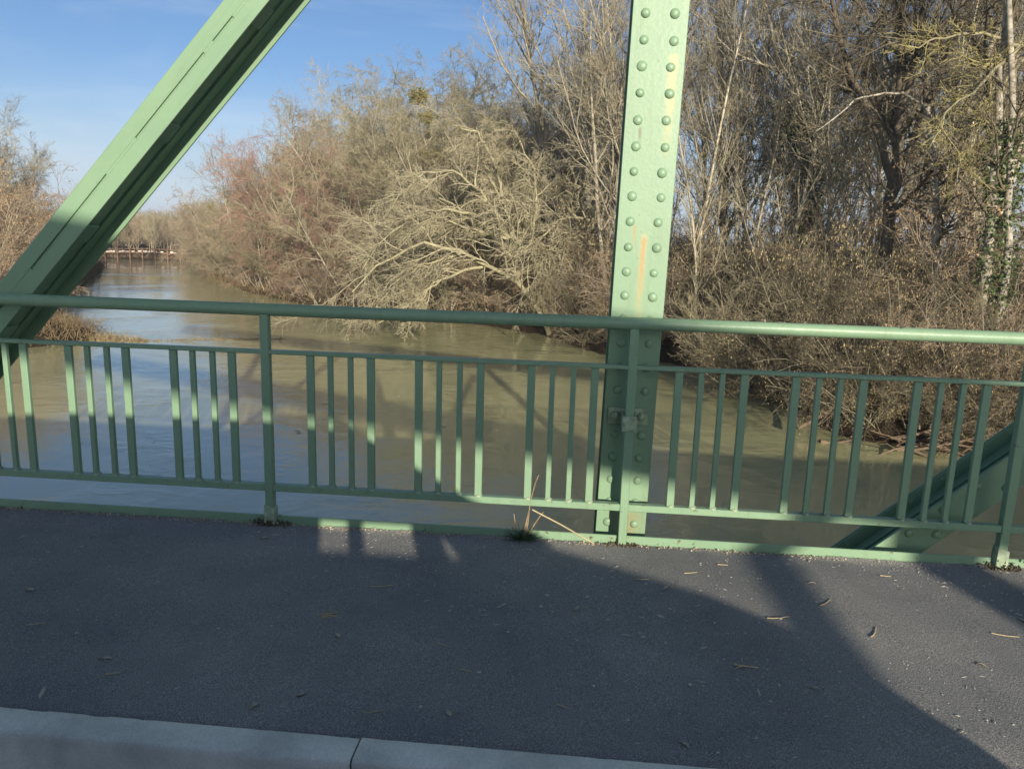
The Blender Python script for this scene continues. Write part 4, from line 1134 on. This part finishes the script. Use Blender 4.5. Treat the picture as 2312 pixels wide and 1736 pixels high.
# left bank
for k, x, y, s, rz in [('brown_sallow', -29.5, 38.5, .62, 0), ('leafy', -31.5, 41.5, 1.1, 1), ('brown_sallow', -34.5, 45, .85, 2), ('leafy', -33.0, 39, 1.25, 2.6), ('brown_sallow', -38.5, 50, .95, 3), ('brown_sallow', -42, 55, .9, 4),
                    ('leafy', -36.0, 43.5, 1.3, .4), ('brown_sallow', -47.5, 66, .8, 5), ('leafy', -39.5, 47, 1.35, 3.6), ('brown_sallow', -52, 75, .75, 1.4), ('brown_sallow', -57.5, 86, .7, 2.8), ('leafy', -44, 59, 1.0, 5.2), ('leafy', -29.2, 35.0, .7, 3.0), ('brown_sallow', -35.5, 38, 1.0, 1.7),('brown_sallow', -45, 52, 1.1, 2.5)]:
    plant_tree(k, x, y, s, rz, 'sallow_bush' if k[0] == 'b' else 'bush', 'brown twiggy bush on the left bank behind the sloping girder' if k[0] == 'b' else 'bush with withered tan leaves on the left bank by the girder', 'bush',
               'brown twiggy bushes on the left bank' if k[0] == 'b' else 'bushes with withered leaves on the left bank')
for k, x, y, s, rz in [('alder_grey', -38, 48, .82, 1), ('ash', -43.5, 55, .52, 2), ('alder', -46, 57, .85, 3), ('alder_grey', -49, 60.5, .9, 4), ('ash_fork', -42, 51, .55, .5), ('alder', -52, 64, .95, 2.2), ('ash', -50, 67, .5, 5)]:
    plant_tree(k, x, y, s, rz, 'alder_tree', 'thin bare grey-brown tree rising behind the left bank bushes', 'tree', 'bare trees on the left bank')
# scrub woodland beyond the footbridge
rf = np.random.default_rng(41); n = 0
for _ in range(4000):
    y = rf.uniform(117, 250); x = rf.uniform(-.74, -.42)*y
    if not spaced(x, y + 3000, 2.4 + (y-117)*.035): continue
    kind = rf.choice(['far_olive', 'far_brown'])
    h = rf.uniform(5.2, 6.6)*(.8 + y/600) if x/y < -.52 else rf.uniform(7, 10)
    plant_tree(kind, x, y, h/K_[kind].h, rf.uniform(0, 6.28), 'distant_tree', 'small hazy brown bare tree in the scrub beyond the timber footbridge', 'tree', 'distant trees beyond the footbridge')
    n += 1
    if n > 190: break

# ------------------------------------------------------------------ mistletoe
def mistletoe_me():
    r = mk(3); N = 90
    d = unit(r.normal(0, 1, (N, 3))); P = curve(r, np.zeros((N, 3)), d, np.full(N, .42), 5, .22, (0, 0, 0))
    R = np.linspace(.012, .008, 5)[None].repeat(N, 0)
    c = children(r, P, R, n=5, t0=.4, t1=1, ang=40, asd=15, ratio=.45, rsd=.2, shape=0, K=3, wig=.2, trop=(0, 0, 0), rr=.9, rmin=.008)
    V1, Q1 = join([tubes(P, R, 3), tubes(*c, 3)])
    V2, F2 = leaves(c[0][:, -1], .10, r)
    return np_mesh('mistletoe', np.concatenate([V1, V2]), [Q1, F2[0] + len(V1)], MT['mistletoe'], False)
mme = mistletoe_me()
for (x, y, z, s), lb in [((-12.0, 58.0, 11.0, 1.5), 'round olive-green mistletoe clump at the skyline of the right bank wood'), ((-10.5, 55.5, 6.5, 1.5), 'mistletoe clump low in the crown below the skyline one'),
                         ((-47.2, 98, 3.6, 1.2), 'small mistletoe ball in the far trees above the footbridge end'), ((-11.2, 57.0, 9.4, 1.1), 'smaller mistletoe clump just under the skyline one')]:
    o = link('mistletoe', mme, None, lb, 'mistletoe', loc=(x, y, z)); o.scale = (s, s, s*.9)

# ------------------------------------------------------------------ timber footbridge far downstream
fb = thing('footbridge', 'low timber footbridge with pale planks on posts far down the river', 'footbridge', (-63.3, 112, 0))
def hump(x): return -2.72 - 0.0052*(x+0.2)**2
Xs = np.linspace(-9.5, 9.0, 38)
dk = MB()
for a, b in zip(Xs[:-1], Xs[1:]):
    dk.prism([(a, hump(a)-.30), (b, hump(b)-.30), (b, hump(b)-.12), (a, hump(a)-.12)], -.7, .7)
link('beam', dk.mesh('footbridge_beam', MT['wood']), fb)
rs = np.random.default_rng(3)
for i, (a, b) in enumerate(zip(Xs[:-1], Xs[1:])):
    if rs.random() < .34: continue
    h = rs.uniform(.10, .30)
    link('plank', MB().prism([(a+.03, hump(a)-.118), (b-.04, hump(b)-.118), (b-.04, hump(b)-.118+h), (a+.03, hump(a)-.118+h*rs.uniform(.6, 1))], -.78, -.715).mesh('footbridge_plank', MT['whitewood']), fb)
post = MB().box((-.10, -.86, -4.8), (.10, -.70, 0.12)).box((-.10, .48, -4.8), (.10, .62, 0.12)).mesh('footbridge_post', MT['wood'])
for x in np.arange(-9, 9.1, 1.95):
    o = link('post', post, fb, loc=(x, -.12, hump(x) + .35))
hr = MB().tube([(x, -.68, hump(x)+.32) for x in Xs], .05, 6).tube([(x, .55, hump(x)+.32) for x in Xs], .05, 6)
link('handrail', hr.mesh('footbridge_rail', MT['wood']), fb)
br = MB()
for x in np.arange(-9, 7, 1.95):
    br.tube([(x, -.6, hump(x)-.95), (x+1.0, -.6, hump(x+1)-.3)], .04, 5).tube([(x+1.95, -.6, hump(x+1.95)-.95), (x+.95, -.6, hump(x+.95)-.3)], .04, 5)
link('brace', br.mesh('footbridge_brace', MT['wood']), fb)
# mud and reeds under it
rg = mk(8); N = 2600
st = np.stack([rg.uniform(-76, -50, N), 111.5 + np.abs(rg.normal(0, 1.6, N)), np.full(N, -4.05)], 1)
P = curve(rg, st, np.stack([rg.normal(0, .25, N), rg.normal(0, .2, N), np.ones(N)], 1), rg.uniform(.3, 1.1, N), 3, .1, (0, 0, -.2))
V, Q = tubes(P, np.linspace(.022, .008, 3)[None].repeat(N, 0), 3)
link('reeds', np_mesh('reeds', V, Q, MT['t_brown']), None, 'brown reeds and scrub along the water under the footbridge', 'reeds', kind='stuff')

# ------------------------------------------------------------------ dry grass spit on the left bank
N = 5200
u = rg.random(N)**1.25
cx = -29.5 + u*9.5; cy = 34.6 + rg.normal(0, 1, N)*(1.9*(1-u)**.8 + .12) - u*.2
st = np.stack([cx, cy, np.full(N, -4.03)], 1)
P = curve(rg, st, np.stack([rg.normal(.5, .7, N), rg.normal(-.2, .5, N), np.full(N, .55)], 1), rg.uniform(.25, 1.1, N)*(1-.72*u), 4, .18, (.2, 0, -.9))
V, Q = tubes(P, np.linspace(.012, .006, 4)[None].repeat(N, 0), 3)
link('dry_grass', np_mesh('dry_grass', V, Q, MT['grass']), None, 'flattened straw-coloured grass spit at the left bank, lapped by the river', 'dry grass', kind='stuff')
# withered grass along both banks
N = 40000
gx_ = rg.uniform(-75, 14, N); gy_ = rg.uniform(14, 118, N)
sd_ = river_sd(gx_, gy_)
m = (sd_ > -.1) & (sd_ < 3.2) & (gx_ > -.85*gy_ - 4) & ((gx_ < -4) | (gy_ > 45))
gx_, gy_ = gx_[m], gy_[m]; gz_ = ground_z(gx_, gy_); n_ = len(gx_)
st = np.repeat(np.stack([gx_, gy_, np.maximum(gz_, -4.02)], 1), 6, 0) + np.concatenate([rg.normal(0, .3, (n_*6, 2)), np.zeros((n_*6, 1))], 1)
n_ = len(st)
P = curve(rg, st, np.stack([rg.normal(0, .45, n_), rg.normal(0, .45, n_), np.ones(n_)], 1), rg.uniform(.25, .9, n_), 3, .15, (0, 0, -.6))
V, Q = tubes(P, np.linspace(.014, .006, 3)[None].repeat(n_, 0), 3)
print('BANKGRASS', n_)
link('bank_grass', np_mesh('bank_grass', V, Q, MT['bankgrass']), None, 'withered brown grass and stalks along the river banks', 'dry grass', kind='stuff')
# thin flotsam line trailing from it
N = 500; u = rg.random(N)
st = np.stack([-20 + u*5.6, 34.6 + u*2.3 + rg.normal(0, .10, N), np.full(N, -4.0)], 1)
P = curve(rg, st, np.stack([rg.normal(1, .6, N), rg.normal(0, .6, N), np.zeros(N)], 1), rg.uniform(.08, .3, N), 3, .3, (0, 0, 0))
V, Q = tubes(P, np.full((N, 3), .008), 3)
link('flotsam', np_mesh('flotsam', V, Q, MT['grass']), None, 'thin line of floating stalks trailing from the grass spit', 'flotsam', kind='stuff')

# flecks of foam and bits drifting on the water
N = 900
fx, fy = rg.uniform(-30, 11, N), rg.uniform(7, 46, N)
m = (river_sd(fx, fy) < -.5) & ((wave(fx*.8, fy*.8, 9) > .2) | (rg.random(N) < .3)); fx, fy = fx[m], fy[m]; n_ = len(fx)
a = np.arange(6)*np.pi/3
rr = np.exp(rg.normal(0, .5, n_))*.016
V = np.stack([fx[:, None] + np.cos(a)*rr[:, None]*rg.uniform(.8, 2.2, n_)[:, None], fy[:, None] + np.sin(a)*rr[:, None], np.full((n_, 6), -3.992)], -1)
V = np.concatenate([V, np.stack([fx, fy, np.full(n_, -3.985)], -1)[:, None]], 1)
b = (np.arange(n_)*7)[:, None]
link('foam_flecks', np_mesh('foam_flecks', V.reshape(-1, 3), np.concatenate([b + [[k, (k+1) % 6, 6]] for k in range(6)]), MT['grit'], False), None, 'pale foam flecks and bits drifting on the brown river', 'foam', kind='stuff')

# ------------------------------------------------------------------ driftwood
def stick_me(seed, ln, r, fork=True, mat='drift'):
    q = mk(seed); P = curve(q, np.zeros((1, 3)), np.array([[1., 0, 0]]), np.array([ln]), 7, .12, (0, 0, 0)); R = np.linspace(r, r*.4, 7)[None]
    ps = [tubes(P, R, 6)]
    if fork: ps.append(tubes(*children(q, P, R, n=3, t0=.4, t1=.95, ang=38, asd=8, ratio=.4, rsd=.2, shape=.2, K=4, wig=.12, trop=(0, 0, 0), rr=.7, rmin=.006), 4))
    V, Q = join(ps); return np_mesh('stick', V, Q, MT[mat])
dms = [stick_me(1, 2.6, .05), stick_me(2, 1.8, .035), stick_me(3, 3.2, .06, False), stick_me(4, 1.3, .03)]
rd_ = np.random.default_rng(9)
for i in range(18):
    x = rd_.uniform(7.3, 11.2); y = 21.2 + rd_.normal(0, .28) - (x-9)*.10
    o = link('driftwood_stick', dms[i % 4], None, 'brown stick in the driftwood heap stranded at the water edge', 'driftwood', 'driftwood sticks stranded at the right bank', loc=(x-.8, y, -3.98 + rd_.uniform(0, .22)))
    o.rotation_euler = (rd_.uniform(0, 6), rd_.normal(0, .10), rd_.normal(0, .35) + (3.14 if i % 2 else 0)); 
    if i % 2: o.location.x += 1.6
bm_ = stick_me(6, 1.9, .055, True, 'b_pale')
o = link('broken_branch', bm_, None, 'bleached broken branch lying just above the water right of the upright', 'branch', loc=(6.6, 30.0, -2.66)); o.rotation_euler = (.3, .33, 3.05)
o = link('fallen_branch', stick_me(7, 6.5, .07, True, 'b_grey'), None, 'grey fallen branch slanting up the bank at the far right', 'branch', loc=(10.6, 22.6, -3.4)); o.rotation_euler = (0, -.42, .2)
o = link('dead_branch', stick_me(8, 3.4, .07, False, 'b_grey'), None, 'short bent dead stem leaning into the water under the hazels', 'branch', loc=(7.35, 25.6, -4.15)); o.rotation_euler = (0, -1.35, 2.9)

# ------------------------------------------------------------------ weeds and litter on the path
wd_ = thing('weed_tuft', 'small green weed with dry flower stalks growing at the steel edge of the path', 'weed', (-0.205, 3.612, 0.0))
q = mk(21); N = 130
P = curve(q, np.stack([q.normal(0, .018, N), q.normal(0, .008, N), np.zeros(N)], 1), np.stack([q.normal(0, .9, N), q.normal(-.15, .45, N), np.full(N, .55)], 1), q.uniform(.03, .10, N), 4, .15, (0, 0, -.3))
V, Q = tubes(P, np.linspace(.0028, .0008, 4)[None].repeat(N, 0), 3)
link('leaf_tuft', np_mesh('weed_leaves', V, Q, MT['weed']), wd_, kind='stuff')
for pts, r in [([(0.01, 0, .02), (.022, 0, .10), (.028, 0, .20), (.05, -.004, .30), (.066, -.006, .345)], .0032), ([(0, 0, .02), (.012, 0, .09), (.027, 0, .17)], .0045),
               ([(.02, 0, .02), (.055, 0, .09), (.095, 0, .155)], .0035), ([(-.03, 0, .02), (-.045, 0, .10), (-.05, 0, .135)], .003)]:
    link('stalk', MB().tube(pts, [r]*(len(pts)-1) + [r*.7], 6).mesh('stalk', MT['stalk'], 0, True), wd_)
link('dry_straw', MB().tube([(-.165, 3.598, .168), (-.02, 3.60, .098), (.145, 3.605, .008)], .0035, 6).mesh('dry_straw', MT['straw'], 0, True), None,
     'long pale straw leaning from the bottom rail down to the path edge', 'straw')
# moss and dirt heaped round the foot of the railing posts
def clump(seed, n, sx, sy, h):
    q = mk(seed)
    C = np.stack([q.normal(0, sx, n), q.normal(0, sy, n), np.abs(q.normal(0, h, n))*np.exp(-np.abs(q.normal(0, 1, n)))], 1)
    V, F = leaves(C, .016, q); return np_mesh('moss_clump', V, F, MT['moss'], False)
for i, (x, lb) in enumerate([(-1.503, 'dirt and moss heaped round the foot of the left railing post'), (2.071, 'dirt and moss at the foot of the right-hand railing post'), (.285, 'crumbs of dirt at the foot of the riveted upright')]):
    o = link('moss_clump', clump(30+i, 300, .042, .010, .020 if i < 2 else .008), None, lb, 'moss', loc=(x, 3.604, 0.001), kind='stuff')
def clump_line(seed):
    q = mk(seed); n = 2600
    x = q.uniform(-4, 3.2, n); m = (wave(x*3, x*0, 4) > -.3) | (q.random(n) < .3); x = x[m]; n = len(x)
    V, F = leaves(np.stack([x, 3.612 - np.abs(q.normal(0, .012, n)), .004 + np.abs(q.normal(0, .004, n))], 1), .009, q); return np_mesh('edge_debris', V, F, MT['leafdry'], False)
link('edge_debris', clump_line(50), None, 'line of fine dry debris lying along the steel edge of the path', 'debris', kind='stuff')

# loose pale grit scattered over the asphalt
q = mk(60); n = 5200
gx = q.uniform(-4.2, 3.2, n); gy = 2.05 + 1.56*(1 - q.random(n)**1.5)
m = q.random(n) < np.clip(.35 + .25*(gx+1) + .5*(gy-2.6), .12, 1)
gx, gy = gx[m], gy[m]; n = len(gx)
s = np.exp(q.normal(0, .5, n))*.0023
Vs = []
a0 = q.uniform(0, 6.28, n)
elong = np.where(q.random(n) < .30, q.uniform(2, 5, n), q.uniform(1, 1.5, n))
tri = []
for k in range(5):
    a = k*6.283/5
    lx, ly = np.cos(a)*s*elong, np.sin(a)*s
    Vs.append(np.stack([gx + lx*np.cos(a0) - ly*np.sin(a0), gy + lx*np.sin(a0) + ly*np.cos(a0), np.full(n, .0005)], 1))
Vs.append(np.stack([gx, gy, .0015 + s*.35], 1))
V = np.stack(Vs, 1); b = (np.arange(n)*6)[:, None]
T = np.concatenate([b + [[k, (k+1) % 5, 5]] for k in range(5)])
link('grit', np_mesh('grit', V.reshape(-1, 3), T, MT['grit'], False), None, 'pale grit and seed husks scattered over the dark asphalt path', 'grit', kind='stuff')

def leaf_me(seed, ln, wd):
    q = mk(seed); V = []; F = []
    for i in range(7):
        t = i/6; hw = wd*math.sin(math.pi*min(1, t*.95+.03))**.8*.5; z = .002 + .005*math.sin(t*3.1)*q.uniform(.6, 1.2)
        V += [(t*ln, hw, z+.004*q.random()), (t*ln, 0, z-.002), (t*ln, -hw, z+.005*q.random())]
    for i in range(6):
        for j in (0, 1): F.append((i*3+j, i*3+j+1, i*3+3+j+1, i*3+3+j))
    return np_mesh('leaf', np.array(V), np.array(F), MT['leafdry'])
lms = [leaf_me(1, .040, .017), leaf_me(2, .05, .012), leaf_me(3, .032, .018)]
for i, (x, y, a) in enumerate([(-.819, 2.566, 2.2), (.431, 3.14, .9), (.862, 2.466, -.15), (-.349, 2.185, -1.1), (-1.482, 3.419, .5), (-.846, 2.195, .6), (-.965, 2.11, 1.2), (1.08, 3.3, .2), (1.52, 2.7, -.3), (-2.2, 2.765, 0.05), (-1.6, 2.32, .1), (.38, 2.12, -.9), (1.9, 3.05, 2), (.05, 2.9, 1.0)]):
    o = link('dead_leaf', lms[i % 3], None, 'small curled dry leaf lying on the asphalt path', 'leaf', 'dry leaves scattered on the asphalt path', loc=(x, y, .001)); o.rotation_euler = (0, 0, a)
tms = []
for sd_, ln in ((1, .065), (2, .10), (3, .05)):
    P = curve(mk(sd_), np.array([[0, 0, .004]]), np.array([[1., 0, .0]]), np.array([ln]), 6, .10, (0, 0, 0)); P[..., 2] = .004
    V, Q = tubes(P, np.linspace(.0026, .0013, 6)[None], 5); tms.append(np_mesh('twig', V, Q, MT['straw']))
for i, (x, y, a) in enumerate([(-.46, 2.585, -.65), (.83, 2.95, .05), (-1.52, 2.23, .7), (-.606, 2.135, .15), (-.816, 2.997, .05), (-.004, 2.259, -.1), (.319, 3.237, -.12), (1.08, 3.092, .6), (1.454, 3.439, .2), (.55, 3.33, .1), (1.2, 2.85, .8), (-.35, 2.42, .1), (-2.0, 2.5, .2), (1.7, 2.95, -.4), (.72, 3.45, .3)]):
    o = link('dry_twig', tms[i % 3], None, 'short straw-coloured twig lying on the asphalt path', 'twig', 'short dry twigs scattered on the asphalt path', loc=(x, y, .001)); o.rotation_euler = (0, 0, a)
yt = MB().tube([(.055, -.004, .004), (0, 0, .005), (-.03, .006, .004)], [.0022, .0034, .002], 6).tube([(0, 0, .005), (-.028, -.018, .004)], [.003, .0015], 6).tube([(-.012, .002, .005), (-.03, .022, .004)], [.0022, .001], 6)
link('forked_twig', yt.mesh('forked_twig', MT['straw'], 0, True), None, 'pale forked twig alone on the shaded asphalt at the right', 'twig', loc=(.655, 2.572, .001))
hs = MB()
q = random.Random(5)
for i in range(14):
    a = q.uniform(-.5, .5) + (0 if i % 2 else .9); x, y = q.gauss(0, .025), q.gauss(0, .012); l = q.uniform(.012, .03)
    hs.tube([(x-l*math.cos(a), y-l*math.sin(a), .004), (x+l*math.cos(a), y+l*math.sin(a), .005)], .0012, 4)
link('straw_scraps', hs.mesh('straw_scraps', MT['straw']), None, 'little heap of dry plant scraps in the middle of the shaded path', 'plant scraps', loc=(-.921, 2.729, 0), kind='stuff')
pb = bmesh.new(); bmesh.ops.create_icosphere(pb, subdivisions=2, radius=.0075); 
for v in pb.verts: v.co *= 1 + .12*math.sin(v.co.x*900+v.co.y*700)
pbm = bpy.data.meshes.new('pebble'); pb.to_mesh(pbm); pb.free(); pbm.materials.append(MT['grit'])
for x, y in [(-.436, 2.191), (.45, 2.432), (.885, 2.955), (-1.1, 2.62), (.12, 2.38), (-.2, 2.7)]:
    o = link('pebble', pbm, None, 'pale pebble lying loose on the asphalt path', 'pebble', 'pale pebbles on the asphalt path', loc=(x, y, .004)); o.scale = (1, .8, .6)
print('TRIS', TRIS[0], 'trees', cnt, 'objects', len(bpy.data.objects))

# ------------------------------------------------------------------ the air
hv = bpy.data.materials.new('haze'); hv.use_nodes = True
ht = hv.node_tree; ht.nodes.clear()
pv = ht.nodes.new('ShaderNodeVolumePrincipled'); ho = ht.nodes.new('ShaderNodeOutputMaterial')
pv.inputs['Color'].default_value = (0.80, 0.88, 1.0, 1); pv.inputs['Density'].default_value = 0.00045
pv.inputs['Anisotropy'].default_value = 0.0
ht.links.new(pv.outputs['Volume'], ho.inputs['Volume'])
hz_me = MB().box((-4400, -4400, -9.0), (4400, 4400, 32)).mesh('haze', hv)
link('haze', hz_me, kind='stuff')
